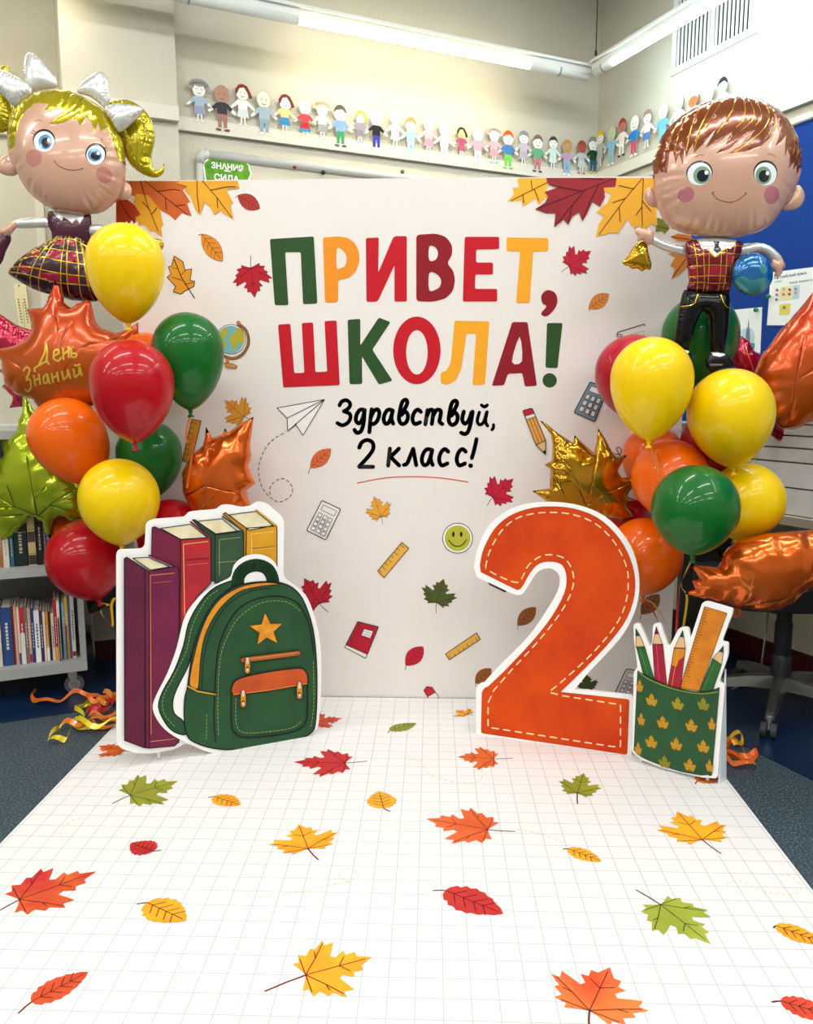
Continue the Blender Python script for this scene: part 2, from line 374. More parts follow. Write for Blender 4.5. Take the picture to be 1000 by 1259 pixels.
# ---- lamp track along both walls ----
tz = 2.70; toff = .27
TL = Fr(CP + nL * toff + Vector((0, 0, tz)), -dL, (0, 0, 1), nL); TRr = Fr(CP + nR * toff + Vector((0, 0, tz)), dR, (0, 0, 1), nR)
white = M('#e6e8e4', .35); lampe = {'l': M('#fff4cf', emit=TRACK_EMIT), 'r': M('#e2fcff', emit=TRACK_EMIT)}; grey = M('#9aa09c', .5)
def luminaire_run(fr, spans, u0, u1, name, label, side):
    r = empty(name, fr.w((u0 + u1) / 2, 0, 0), label, 'light fixture', 'tube light fixtures along the walls')
    b = MB(); b.box(fr, u0, u1, .0, .028, -.022, .022, white, .006); b.box(fr, u0, u1, .028, .04, -.036, .036, white); b.done('housing', r)
    for a, c in spans:
        b = MB(); prof = [(-.023, 0), (-.021, -.012), (-.009, -.021), (.009, -.021), (.021, -.012), (.023, 0)]
        v = [fr.w(a, z, n) for n, z in prof] + [fr.w(c, z, n) for n, z in prof]
        b.add(v, [(i, i + 1, i + 7, i + 6) for i in range(5)] + [(0, 1, 2, 3, 4, 5), (11, 10, 9, 8, 7, 6)], lampe[side]); b.done('lamp_diffuser', r)
    e = [u0] + [x for s in spans for x in s] + [u1]
    for k in range(0, len(e), 2):
        if e[k + 1] - e[k] < .03: continue
        b = MB(); b.tube([fr.w(e[k] + .004, -.004, 0), fr.w(e[k + 1] - .004, -.004, 0)], .023, white, 14); b.done('blank_cover', r, True)
        b = MB(); m_ = (e[k] + e[k + 1]) / 2; b.tube([fr.w(m_ - .004, -.004, 0), fr.w(m_ + .004, -.004, 0)], .0245, grey, 14); b.done('joint_ring', r, True)
    return r
l0 = TL.px(368, 26)[0]; l1 = TL.px(650, 82)[0]
luminaire_run(TL, [(l0 - 2.4, l0 - .9), (l0, l1)], -5.5, -toff, 'tube_light_track', 'white tube light track with lit diffuser hanging along left wall', 'l')
r0 = TRr.px(755, 66)[0]; r1 = TRr.px(925, -8)[0]
luminaire_run(TRr, [(r0, r0 + 1.5), (r0 + 2.0, r0 + 3.5)], toff + .06, 6.0, 'tube_light_track', 'white tube light track with lit diffuser below the wall vent', 'r')
for fr, u, lb in ((TL, TL.px(707, 90)[0] + .1, 'thin dark suspension wire hanging down to the light track corner'),):
    pass
wp = TL.w(-toff, .07, 0)
b = MB(); p = TRr.pw(733, 64); p.z = tz + .07; b.tube([p, (p.x, p.y, ZC)], .0025, M('#2b2b2b', .5), 6); b.tube([p, p + Vector((0, 0, .02))], .006, M('#2b2b2b'), 8)
b.done('suspension_wire', label='thin dark wire hanging from ceiling onto the light track by the corner', cat='wire')
# ---- ceiling luminaires over the room (out of frame, reflected in the balloons) ----
k = 0
for v in (1.5, 3.0, 4.5, 6.0):
    for u in (1.2, 3.3, 5.4, 7.5):
        c = FA.w(u, v, ZC - .06)
        k += 1; r = empty('ceiling_light', c, f'long fluorescent ceiling fixture, {["nearest", "second nearest", "second farthest", "farthest"][int(v / 1.5) - 1]} row to the left wall, {["first", "second", "third", "fourth"][int(u / 2)]} from corner wall', 'light fixture', 'ceiling lights over the room')
        b = MB(); b.box(FA, u - .75, u + .75, v - .09, v + .09, ZC - .05, ZC, white); b.done('housing', r)
        for s in (-.045, .045):
            b = MB(); b.tube([FA.w(u - .72, v + s, ZC - .075), FA.w(u + .72, v + s, ZC - .075)], .016, M('#f6fbff', emit=TUBE_EMIT), 8); b.done('lamp_tube', r)
        L = bpy.data.lights.new('tube_light', 'AREA'); L.shape = 'RECTANGLE'; L.size = 1.45; L.size_y = .15; L.energy = TUBE_POWER; L.color = (1, .985, .95)
        lo = bpy.data.objects.new('tube_lamp', L); scn.collection.objects.link(lo); lo.parent = r
        xa = dL; za = Vector((0, 0, 1)); ya = za.cross(xa); lo.matrix_local = Matrix((xa, ya, za)).transposed().to_4x4(); lo.location = (0, 0, -.045)
# ---- vent ----
cv = [WR.px(*p) for p in ((832, 83), (925, 40))]; u0, u1 = cv[0][0], cv[1][0]; v0 = cv[0][1] - .0
vt = empty('wall_vent', WR.w((u0 + u1) / 2, v0, .01), 'white louvred ventilation grille high on the right wall', 'vent')
vh = .33; fw = .018; um = (u0 + u1) / 2
b = MB(); pts = [(u0 - .03, v0 - .03), (u1 + .03, v0 - .03), (u1 + .03, v0 + vh), (u0 - .03, v0 + vh)]
b.prism(pts, WR, 0, .006, M('#e9ecea', .4), holes=[[(u0, v0), (um - .012, v0), (um - .012, v0 + vh - .03), (u0, v0 + vh - .03)], [(um + .012, v0), (u1, v0), (u1, v0 + vh - .03), (um + .012, v0 + vh - .03)]]); b.done('vent_frame', vt)
b = MB(); b.box(WR, u0, u1, v0, v0 + vh - .03, .0005, .002, M('#14181a', .8)); b.done('vent_backing', vt)
for a, c in ((u0, um - .012), (um + .012, u1)):
    n = 9
    for i in range(n):
        x = a + (c - a) * (i + .5) / n
        b = MB(); b.box(WR, x - .0065, x + .0065, v0, v0 + vh - .03, .002, .005, M('#dfe5e3', .4)); b.done('slat', vt)
b = MB(); q = WR.w(um, v0 + .2, .02); b.lathe(q, [(.001, .012), (.008, .01), (.01, 0), (.01, -.01)], M('#303234', .4), 12, axis=WR.N); b.done('vent_screw', vt)
# ---- pinboards ----
def pinboard(fr, u0, u1, v0, v1, m, fm_, label, name='pinboard', fw=.02):
    r = empty(name, fr.w((u0 + u1) / 2, v0, .01), label, 'pinboard')
    b = MB(); b.box(fr, u0, u1, v0, v1, 0.002, .014, m); b.done('pin_surface', r)
    b = MB()
    b.tube([fr.w(u0 + fw, v1, .016), fr.w(u1 - fw, v1, .016)], fw, fm_, 12); b.tube([fr.w(u0 + fw, v0, .016), fr.w(u1 - fw, v0, .016)], fw, fm_, 12)
    b.tube([fr.w(u0, v0, .016), fr.w(u0, v1 - fw, .016)], fw * .8, fm_, 12); b.tube([fr.w(u1, v0, .016), fr.w(u1, v1 - fw, .016)], fw * .8, fm_, 12)
    b.tube([fr.w(u0, v1 - 2 * fw, .016), fr.w(u0 + .004, v1 - fw * .7, .016), fr.w(u0 + .012, v1 - .2 * fw, .016), fr.w(u0 + 2 * fw, v1, .016)], fw * 1.05, fm_, 12)
    b.done('frame', r, True); return r
a = WL.px(244, 190)
pinboard(WL, a[0], -.35, .95, a[1], M('#ddd6c3', .9, bump=.3, bscale=200), M('#c9ccc8', .35), 'beige pinboard with rounded metal frame behind the white backdrop')
a = WR.px(985, 151)
bluem = M('#083a8c', .95, bump=.3, bscale=300)
pb = pinboard(WR, WR.px(800, 215)[0] - .1, 3.4, 1.02, a[1], bluem, M('#cfd4d6', .4), 'royal blue felt pinboard on the right wall', fw=.008)
for px, c, lb in (((315, 199), '#222222', 'black push pin beside the green sign'), ((395, 214), '#222222', 'black push pin right of the red pin'), ((360, 207), '#a02020', 'red push pin on the beige pinboard'), ((492, 213), '#6b6f6b', 'grey push pin farthest right on the beige pinboard')):
    b = MB(); c0 = WL.pw(*px, .014); b.lathe(c0, [(.001, 0), (.003, .001), (.003, .008), (.009, .012), (.01, .018), (.001, .02)], M(c, .4), 12, axis=WL.N)
    b.done('push_pin', smooth=True, label=lb, cat='push pin')
def text(name, s, fr, u, v, size, m, parent, n=.001, align='CENTER', bold=0, rot=0):
    cu = bpy.data.curves.new(name, 'FONT'); cu.body = s; cu.size = size; cu.align_x = align; cu.offset = bold; cu.resolution_u = 3
    o = bpy.data.objects.new(name, cu); scn.collection.objects.link(o); dg = bpy.context.evaluated_depsgraph_get(); dg.update()
    me = bpy.data.meshes.new_from_object(o.evaluated_get(dg)); c, sn = math.cos(rot), math.sin(rot)
    v_ = [fr.w(u + p.co.x * c - p.co.y * sn, v + p.co.x * sn + p.co.y * c, n) for p in me.vertices]; f_ = [tuple(p.vertices) for p in me.polygons]
    bpy.data.objects.remove(o); bpy.data.curves.remove(cu); bpy.data.meshes.remove(me)
    return mk(name, v_, f_, m, None, parent)
# green sign
FS = Fr(CP + nL * .018, -dL, (0, 0, 1), nL)
c = (220, 60, .3)
ol = [(100 + 0, 495), (97, 470), (112, 455), (125, 445), (150, 438), (185, 436), (215, 442), (245, 446), (265, 460), (288, 475), (292, 495), (298, 515), (290, 535), (280, 560), (255, 580), (200, 592), (150, 585), (115, 565), (104, 530)]
o1 = [FS.px(*p) for p in smooth(T(c, ol), 3)]
b = MB(); b.prism(o1, FS, 0, .004, P('#f4f4ec')); sg = b.done('sign', label='green scribbled cloud sign with white Cyrillic lettering on pinboard', cat='sign')
cc = [(sum(p[0] for p in ol) / len(ol)), (sum(p[1] for p in ol) / len(ol))]
o2 = smooth(T(c, [(cc[0] + (x - cc[0]) * .93, cc[1] + (y - cc[1]) * .92) for x, y in ol]), 3)
decal('green_print', FS, [('f', o2, M('#6fae1c', .6, h2='#3f8a14', vscale=25))], .004, sg)
a = FS.px(*T(c, [(198, 497)])[0]); text('lettering', 'ЗНАНИЯ', FS, a[0], a[1], .034, P('#fbfbf5'), sg, .006, bold=.0012)
a = FS.px(*T(c, [(198, 515)])[0]); text('lettering', '–', FS, a[0], a[1], .05, P('#fbfbf5'), sg, .006, bold=.001)
a = FS.px(*T(c, [(195, 545)])[0]); text('lettering', 'СИЛА', FS, a[0], a[1], .038, P('#fbfbf5'), sg, .006, bold=.0012)
# papers on the blue board
def sheet(fr, pts, label, m='#eef3f2'):
    b = MB(); b.prism([fr.px(*p) for p in pts], fr, .015, .0165, P(m)); return b.done('paper_sheet', label=label, cat='paper')
cU = (860, 280, .14)
s1 = sheet(WR, T(cU, [(655, 395), (1250, 320), (1230, 860), (620, 858)]), 'white English lesson poster pinned right on the blue board')
rotp = .0
def wpx(c, p): return WR.px(*T(c, [p])[0])
a = wpx(cU, (680, 458)); text('lettering', 'Английский язык', WR, a[0], a[1], .019, P('#2a3a7a'), s1, .0172, 'LEFT')
a = wpx(cU, (680, 488)); text('lettering', '1 класс', WR, a[0], a[1], .012, P('#4a5a8a'), s1, .0172, 'LEFT')
a = wpx(cU, (818, 498)); text('lettering', 'Какой человек и какой', WR, a[0], a[1], .013, P('#22242c'), s1, .0172, 'LEFT')
def rec(x0, y0, x1, y1): return [(x0, y0), (x1, y0), (x1, y1), (x0, y1)]
it = [('f', T(cU, [(740, 522), (910, 505), (905, 625), (732, 640)]), '#e9e2b4'), ('f', T(cU, [(850, 511), (910, 505), (905, 625), (845, 630)]), '#b9d8e6'), ('f', T(cU, [(735, 675), (830, 665), (820, 760), (728, 765)]), '#ddd36a')]
for x, y, cc_ in ((712, 550, '#b05a52'), (710, 590, '#b05a52'), (708, 632, '#8a5a52'), (770, 588, '#d0784a'), (825, 545, '#b03a3a'), (822, 585, '#c0504a'), (878, 575, '#d08a6a'), (880, 540, '#7aa0c0'), (775, 540, '#d8b06a'), (780, 700, '#7a8a4a')):
    it.append(('f', T(cU, ell(x, y, 13, 11, 10)), cc_))
decal('picture_print', WR, it, .0168, s1)
s2 = sheet(WR, T(cU, [(330, 722), (578, 698), (560, 1100), (310, 1110)]), 'tower drawing on white paper pinned beside the boy balloon')
decal('picture_print', WR, [('f', T(cU, smooth([(400, 900), (470, 880), (510, 930), (500, 1010), (420, 1000)], 3)), '#bcd6e4'), ('f', T(cU, [(462, 790), (452, 880), (440, 900), (430, 1030), (475, 1030), (470, 900), (466, 880)]), '#6d8290'), ('f', T(cU, [(430, 1005), (515, 1015), (512, 1065), (440, 1060)]), '#4f86b0'), ('f', T(cU, ell(500, 1030, 14)), '#6a9a4a'), ('f', T(cU, ell(455, 1040, 16)), '#5a7a8a')], .0168, s2)
for p, lb in (((545, 723), 'green push pin at the tower drawing corner'), ((655, 606), 'green push pin holding the lesson poster edge')):
    b = MB(); c0 = WR.pw(*T(cU, [p])[0], .0165); b.lathe(c0, [(.001, 0), (.003, .001), (.003, .008), (.009, .012), (.01, .018), (.001, .02)], M('#157a4a', .4), 12, axis=WR.N); b.done('push_pin', smooth=True, label=lb, cat='push pin')
# ---- thermometer in the window niche ----
c = cR; n_ = .03
TH = Fr(CP - nL * (ND - .02), -dL, (0, 0, 1), nL)
o1 = [TH.px(*p) for p in T(c, [(130, 690), (240, 690), (300, 1150), (215, 1160)])]
b = MB(); b.prism(rnd([TH.px(*p) for p in T(c, [(125, 685), (245, 690), (305, 1190), (195, 1190)])], .01), TH, -.018, .006, M('#ece2b4', .5)); th = b.done('thermometer', label='cream wall thermometer with fine tick scale behind the girl balloon', cat='thermometer')
it = [('l', T(c, [(215, 860), (240, 1130)]), '#8a8a80', .6), ('f', T(c, ell(180, 705, 8)), '#222222')]
for i in range(9):
    y = 830 + i * 27; x = 172 + (y - 830) * .16; it += [('f', T(c, rec(x - 7, y, x + 9, y + 9)), '#2a2a26'), ('f', T(c, rec(x + 50, y, x + 66, y + 9)), '#2a2a26')]
decal('scale_print', TH, it, .0062, th)

# ================= paper dolls on the rails =================
def doll(fr, x, yf, h, top='#ffffff', bot='#ffffff', hair=None, skin='#f7f6f0', dress=False, hairstyle='cap', label='', shoe=None, lean=0, smile='#444444', hem=None):
    """paper figure cut from card, (x, yf) foot pixel, h pixel height"""
    f0 = fr.px(x, yf); f1 = fr.px(x, yf - h); s = f1[1] - f0[1]; fp = Fr(fr.w(f0[0], f0[1], .019), fr.U, fr.V, fr.N)
    tr = lambda pts: [(p[0] * s, p[1] * s) for p in pts]
    hd = ell(lean, .80, .17, .2, 18)
    legs = [(-.14, 0), (-.16, .04), (-.10, .06), (-.11, .36), (.11, .36), (.10, .06), (.17, .03), (.14, 0), (.03, 0), (.02, .26), (-.02, .26), (-.03, 0)]
    if dress: legs = [(-.12, 0), (-.13, .04), (-.07, .05), (-.07, .2), (-.17, .2), (-.1, .38), (.1, .38), (.17, .2), (.07, .2), (.07, .05), (.14, .04), (.12, 0), (.03, 0), (.02, .18), (-.02, .18), (-.03, 0)]
    body = [(-.12, .34), (-.12, .5), (-.3, .37), (-.34, .42), (-.13, .62), (-.05, .64), (.05, .64), (.13, .62), (.34, .42), (.3, .37), (.12, .5), (.12, .34)]
    t = MB(); card = P('#f6f5ee')
    for k, q in enumerate((legs, body)): t.prism(tr(q), fp, 0, .0015 + .0001 * k, card, P('#b9b9b0'))
    t.prism(tr(hd), fp, 0, .0018, P(skin), P('#8d8d86'))
    cen = fp.w(0, 0)
    d = t.done('paper_doll', label=label, cat='paper doll', group='hand-drawn paper dolls on the wall rail')
    def part(nm, polys, col, z):
        b = MB()
        for q in polys: b.prism(tr(q), fp, None, z, P(col))
        b.done(nm, d)
    if top != '#ffffff': part('top', [[(-.115, .34), (-.12, .5), (-.2, .45), (-.24, .5), (-.13, .61), (-.05, .63), (.05, .63), (.13, .61), (.24, .5), (.2, .45), (.115, .5), (.115, .34)]], top, .0022)
    if bot != '#ffffff':
        if dress: part('skirt', [[(-.16, .2), (-.11, .4), (.11, .4), (.16, .2)]], bot, .0024)
        else: part('trousers', [[(-.095, .07), (-.105, .37), (.105, .37), (.095, .07), (.03, .07), (.02, .26), (-.02, .26), (-.03, .07)]], bot, .0024)
    if hem: part('hem', [[(-.165, .17), (-.15, .24), (.15, .24), (.165, .17)]], hem, .0028)
    if shoe: part('shoes', [[(-.15, .0), (-.15, .05), (-.04, .05), (-.04, 0)], [(.04, 0), (.04, .05), (.16, .05), (.15, 0)]], shoe, .0026)
    if hair:
        st = {'cap': [[(lean + .17 * math.cos(a), .80 + .205 * math.sin(a)) for a in [math.pi * k / 12 for k in range(13)]] + [(lean - .1, .87), (lean + .06, .9)]],
              'bob': [[(lean - .18, .72), (lean - .19, .86), (lean - .1, .98), (lean, 1.01), (lean + .12, .97), (lean + .2, .84), (lean + .26, .7), (lean + .17, .66), (lean + .13, .8), (lean + .04, .93), (lean - .08, .9), (lean - .13, .78)]],
              'curly': [ell(lean + .2 * math.cos(a), .86 + .13 * math.sin(a), .075, n=9) for a in [math.pi * k / 7 for k in range(8)]] + [ell(lean, .93, .12, .07, 12)],
              'side': [[(lean - .18, .8), (lean - .14, .95), (lean, 1.01), (lean + .15, .95), (lean + .18, .78), (lean + .1, .86), (lean - .05, .88)]]}[hairstyle]
        part('hair', st, hair, .003)
    part('face_drawing', [ell(lean - .06, .80, .014, n=6), ell(lean + .06, .80, .014, n=6)] + stroke([(lean - .05, .71), (lean, .69), (lean + .05, .71)], .012, cap=False), smile, .0033)
    part('pencil_outline', stroke(hd, .008, True, False) + stroke(legs, .007, True, False) + stroke(body[1:-1], .007, False, False), '#8c8f90', .0020)
    return d
DL = [
 (245, 152, 50, dict(top='#a9bdd0', bot='#9aa2c4', dress=True, hair='#a9a8a2', hairstyle='curly', label='paper doll with grey curly pencil hair and pale blue dress')),
 (273, 163, 56, dict(top='#3d3a40', bot='#a9786a', skin='#b88a78', shoe='#7a4a40', label='paper doll in black shirt and pinkish brown trousers')),
 (298, 156, 50, dict(top='#ffffff', bot='#d8e0e6', dress=True, hair='#7d3324', hairstyle='bob', label='paper doll with long reddish brown hair and white dress')),
 (324, 168, 54, dict(top='#a3b6c6', bot='#8fa6b8', skin='#e2ded2', label='bald paper doll in a grey blue suit')),
 (349, 165, 47, dict(top='#ead08a', bot='#3a86c0', dress=True, hair='#7a2c20', hairstyle='bob', lean=.03, label='paper doll with brown hair, yellow top and blue shorts')),
 (374, 171, 46, dict(top='#c8484e', bot='#c22c38', dress=True, hem='#2a92cc', smile='#c03030', label='paper doll in red dress with bright blue hem')),
 (395, 173, 46, dict(bot='#a2a2a0', dress=True, hair='#ecd0b4', hairstyle='curly', label='paper doll with pale peach curls and grey skirt')),
 (417, 182, 51, dict(top='#84a6dc', bot='#3f9c62', hair='#5a5450', shoe='#5a6a62', label='paper doll in blue vest and green trousers')),
 (441, 177, 39, dict(top='#9a92a6', bot='#8e8498', dress=True, hair='#b4b62c', hairstyle='bob', shoe='#a4cfe6', lean=.02, label='small paper doll with olive yellow hair and mauve dress')),
 (461, 186, 48, dict(top='#1e1e24', bot='#3a3aa6', label='paper doll in black vest and deep blue trousers')),
 (484, 182, 43, dict(bot='#f6f2f4', dress=True, label='plain white paper doll right of the black vest one')),
 (503, 192, 46, dict(top='#a4d4ee', bot='#b4dcf0', hair='#b89458', label='paper doll with sandy hair and light blue overalls')),
 (525, 190, 45, dict(top='#f6b4c0', bot='#f29ab0', dress=True, smile='#d05a80', label='faint paper doll in a light pink dress')),
 (544, 198, 47, dict(bot='#d4ecf6', label='white paper doll with barely blue trousers')),
 (565, 194, 36, dict(top='#b4506e', bot='#b85878', dress=True, hair='#3a3430', hairstyle='bob', skin='#d8c48a', label='small paper doll with dark hair and crimson dress')),
 (585, 204, 47, dict(top='#f4a6bc', bot='#e6f4f8', label='paper doll with pink shirt and white trousers')),
 (605, 202, 43, dict(top='#eeb0bc', bot='#f0a0b0', dress=True, hair='#d8ccc8', hairstyle='curly', shoe='#9ad8ce', label='smiling curly haired paper doll in streaky pink dress')),
 (622, 209, 47, dict(top='#4a80c0', bot='#6cdc3a', hair='#f0601c', shoe='#8ad870', label='paper doll with bright orange hair, blue top, lime trousers')),
 (641, 205, 43, dict(top='#c8bcd0', bot='#bab0c2', dress=True, hair='#8c8c92', hairstyle='side', label='paper doll with wide black eyes and greyish purple dress')),
 (658, 213, 46, dict(top='#66b084', bot='#c87880', hair='#8a6a60', shoe='#555555', label='paper doll in green jumper and dusty pink trousers')),
 (677, 209, 40, dict(top='#d4e8e0', bot='#cfe6de', dress=True, hair='#4a3a40', label='paper doll with thin dark hair and pale mint dress')),
 (694, 217, 44, dict(top='#c0a0c6', bot='#86b8da', hair='#c09050', skin='#c9a070', label='tan faced paper doll in lilac shirt and jeans')),
 (712, 215, 41, dict(top='#b8c0c2', bot='#c2cccc', dress=True, hair='#9a4436', skin='#b0584a', shoe='#c87858', label='red faced paper doll in a lettered grey dress')),
 (726, 215, 46, dict(top='#1c4228', bot='#1c5c78', hair='#8c908e', hairstyle='side', shoe='#d8c440', smile='#b03030', label='paper doll with grey hair, dark green top, teal trousers')),
]
DR = [
 (741, 205, 43, dict(top='#b4bab4', bot='#b0b8b4', dress=True, hair='#e6cc10', hairstyle='side', label='yellow haired paper doll in grey dress by the corner')),
 (755, 204, 48, dict(top='#88bcd8', bot='#90c0d6', skin='#cfd6b4', label='pale green faced paper doll in blue overalls')),
 (768, 193, 46, dict(top='#ece4de', bot='#f2eeea', skin='#c67e6a', hair='#b04034', shoe='#333333', label='paper doll with red cap and long white robe')),
 (783, 193, 50, dict(top='#2c84cc', bot='#e0486a', label='paper doll in blue shirt and crimson pink trousers')),
 (799, 182, 46, dict(top='#f4f4f2', bot='#5a82c8', dress=True, hair='#b09088', hairstyle='side', label='paper doll in white top with blue shorts')),
 (818, 180, 52, dict(top='#6cc4ec', bot='#7ccaec', label='paper doll all in bright sky blue')),
 (837, 168, 50, dict(bot='#dff2f6', label='white paper doll partly behind the boy balloon hair')),
 (855, 162, 48, dict(skin='#ea7a4c', hair='#cfe6ea', hairstyle='side', label='orange faced paper doll above the boy balloon')),
 (874, 157, 50, dict(label='plain white smiling paper doll above the boy balloon')),
 (891, 147, 50, dict(hair='#2a2c34', label='paper doll with thick black hair farthest right')),
]
for x, y, h, k in DL: doll(WL, x, y, h, **k)
for x, y, h, k in DR: doll(WR, x, y, h, **k)

# ================= backdrop =================
YB = FLOOR.pw(500, 859).y; FB = face(YB)
XL = FB.px(143, 222)[0]; XR = FB.px(826.5, 770)[0]; ZT = FB.px(470, 219.5)[1]
fab = M('#ebe4df', .75, bump=.12, bscale=300)
b = MB(); b.prism(rrect(XL, XR, .004, ZT, .012), FB, -.045, 0, fab, M('#d8d2ce', .8)); bd = b.done('backdrop', label='large white autumn school photo backdrop with Cyrillic headline', cat='backdrop')
def letter(pts, col, r=6, holes=(), sm=False, cc=cF):
    p = T(cc, smooth(pts, 3) if sm else rnd(pts, r)); hs = [T(cc, smooth(h, 3)) if sm != 'h' else T(cc, rnd(h, 3)) for h in holes]
    decal('letter', FB, [('h', p, col, hs)], .0008, bd)
G_, O_, R_, D_, Y_ = '#2f5029', '#ee9226', '#c41726', '#8f1926', '#f4a828'
letter([(80, 85), (215, 77), (226, 283), (182, 285), (175, 125), (127, 125), (137, 288), (95, 288)], G_)
letter([(243, 80), (290, 77), (318, 80), (340, 95), (353, 120), (356, 150), (345, 185), (322, 205), (290, 211), (290, 279), (250, 281)], O_, 9, [[(286, 115), (302, 118), (313, 132), (316, 150), (310, 168), (298, 174), (286, 173)]])
letter([(375, 82), (415, 80), (413, 188), (458, 82), (465, 76), (501, 76), (501, 277), (463, 277), (463, 165), (415, 270), (408, 278), (377, 278)], R_)
letter([(530, 72), (590, 68), (622, 78), (641, 105), (640, 135), (624, 160), (643, 180), (650, 210), (643, 245), (620, 268), (580, 278), (530, 276)], D_, 12, [[(570, 108), (588, 110), (597, 128), (590, 148), (570, 150)], [(570, 190), (592, 192), (606, 210), (603, 230), (590, 240), (570, 242)]])
letter([(679, 78), (785, 78), (785, 116), (714, 117), (714, 157), (766, 157), (766, 194), (712, 194), (710, 238), (779, 238), (779, 277), (673, 277)], R_)
letter([(808, 80), (936, 82), (935, 122), (889, 124), (879, 282), (837, 280), (850, 124), (808, 122)], Y_)
letter([(940, 242), (958, 252), (964, 275), (955, 300), (932, 322), (915, 318), (917, 308), (930, 292), (918, 282), (914, 262), (924, 246)], D_, sm=True)
letter([(105, 348), (143, 345), (155, 497), (186, 496), (178, 343), (213, 341), (220, 494), (256, 492), (248, 337), (285, 335), (295, 534), (121, 541)], R_)
letter([(319, 333), (358, 330), (358, 412), (415, 326), (451, 340), (395, 425), (457, 520), (415, 532), (363, 445), (364, 530), (325, 531)], G_)
letter(ell(532, 427, 73, 104), R_, 1, [ell(532, 433, 33, 68, 24)])
letter([(648, 336), (755, 338), (741, 532), (703, 534), (714, 376), (684, 376), (668, 485), (650, 520), (625, 533), (605, 528), (605, 495), (622, 490), (636, 465)], Y_)
letter([(825, 340), (872, 340), (901, 536), (864, 538), (856, 497), (812, 499), (800, 534), (762, 536)], D_, 6, [[(848, 385), (855, 460), (824, 462)]])
letter([(932, 343), (980, 343), (964, 482), (927, 480)], G_); letter(ell(940, 519, 22), G_, 1)
INK = '#23262c'
def scr(strokes, wd=23, name='script_letter', col=INK, c=cQ, n=.0008):
    decal(name, FB, [('l', T(c, smooth(s, 4, False)) if len(s) > 2 else T(c, s), col, wd * c[2]) for s in strokes], n, bd, step=.00001)
sh = lambda s, dx, dy: [[(x + dx, y + dy) for x, y in q] for q in s]
La = [[(378, 112), (352, 108), (334, 130), (327, 163), (338, 186), (358, 176), (376, 122)], [(378, 112), (370, 155), (380, 186)]]
Lv = [[(424, 138), (447, 98), (460, 68), (450, 52), (430, 66), (417, 120), (413, 165), (430, 188), (454, 176), (463, 142), (448, 118), (425, 138)]]
Ls = [[(535, 120), (517, 107), (497, 125), (488, 160), (501, 188), (531, 178)]]
scr([[(80, 84), (93, 62), (120, 55), (140, 75), (130, 100), (104, 117)], [(104, 117), (136, 130), (141, 155), (125, 182), (95, 195), (68, 182)]], 22)
scr([[(222, 110), (196, 108), (176, 135), (172, 170), (190, 184), (208, 160), (220, 112)], [(220, 112), (215, 180), (200, 228), (176, 236), (164, 220)]])
scr([[(260, 105), (252, 170), (247, 234)], [(252, 160), (270, 118), (292, 106), (303, 128), (292, 168), (270, 188), (252, 182)]])
scr(La); scr(Lv); scr(Ls)
scr([[(572, 110), (560, 190)], [(568, 145), (585, 110), (603, 113), (602, 145), (596, 188)], [(604, 142), (622, 110), (646, 114), (643, 150), (639, 175), (655, 188)]])
scr(sh(Lv, 278, 5))
scr([[(775, 118), (766, 160), (778, 185), (800, 172), (818, 122)], [(824, 118), (815, 175), (800, 228), (780, 244), (760, 236)]])
scr([[(862, 122), (850, 170), (864, 192), (886, 176), (902, 124)], [(905, 120), (896, 172), (908, 198)], [(874, 82), (890, 92), (906, 82)]], 19)
scr([[(941, 192), (940, 208), (932, 220)]], 18)
scr([[(190, 320), (205, 290), (236, 277), (265, 292), (268, 328), (240, 370), (190, 425)], [(190, 427), (268, 427)]], 23)
scr([[(362, 325), (352, 420)], [(412, 325), (385, 352), (360, 374)], [(366, 372), (392, 398), (414, 420)]])
scr([[(440, 416), (458, 408), (474, 370), (492, 326)], [(492, 326), (500, 370), (509, 418)]])
sc_ = lambda s, x0, X0, k: [[(X0 + (x - x0) * k, 331 + (y - 110) * 1.13) for x, y in q] for q in s]
scr(sc_(La, 327, 540, 1.15)); scr(sc_(Ls, 488, 637, 1.08)); scr(sc_(Ls, 488, 735, 1.08))
scr([[(846, 272), (836, 320), (820, 378)]], 23); scr([[(812, 420), (814, 421)]], 26)
scr([[(180, 518), (330, 490), (490, 482), (650, 490), (798, 512)]], 6, 'underline', '#dd6a3a')
# corner leaves
OT = '#5a3010'
def pl(name, c, pts, col, veins, line=OT, n=.0008, lw=1.0):
    decal(name, FB, [('f', T(c, pts), col)] + [('l', T(c, v), line, lw) for v in veins], n, bd)
org = M('#d9701f', .6, h2='#c4501c', vscale=5); ylw = M('#e9a921', .6, h2='#e2961c', vscale=5)
pl('corner_leaf', cM, [(12, 50), (330, 50), (358, 75), (335, 95), (372, 152), (355, 158), (378, 222), (330, 205), (298, 240), (270, 215), (225, 190), (190, 150), (90, 120), (12, 160)], org, [[(150, 50), (250, 130), (360, 215)], [(250, 130), (255, 190)], [(210, 100), (290, 90), (320, 95)], [(300, 170), (345, 165)]], '#6a2010', .0005)
pl('corner_leaf', cM, [(110, 110), (170, 120), (225, 190), (240, 265), (228, 270), (236, 322), (190, 290), (178, 295), (150, 262), (115, 265), (105, 230), (130, 210), (95, 150)], ylw, [[(130, 50), (165, 170), (215, 290)], [(175, 190), (140, 150)], [(185, 210), (210, 180)]], n=.0014)
pl('corner_leaf', cM, [(12, 152), (60, 135), (100, 165), (130, 212), (105, 225), (110, 262), (60, 270), (12, 265)], '#b8401c', [[(30, 145), (60, 200), (100, 250)]], '#5a1a10', .002)
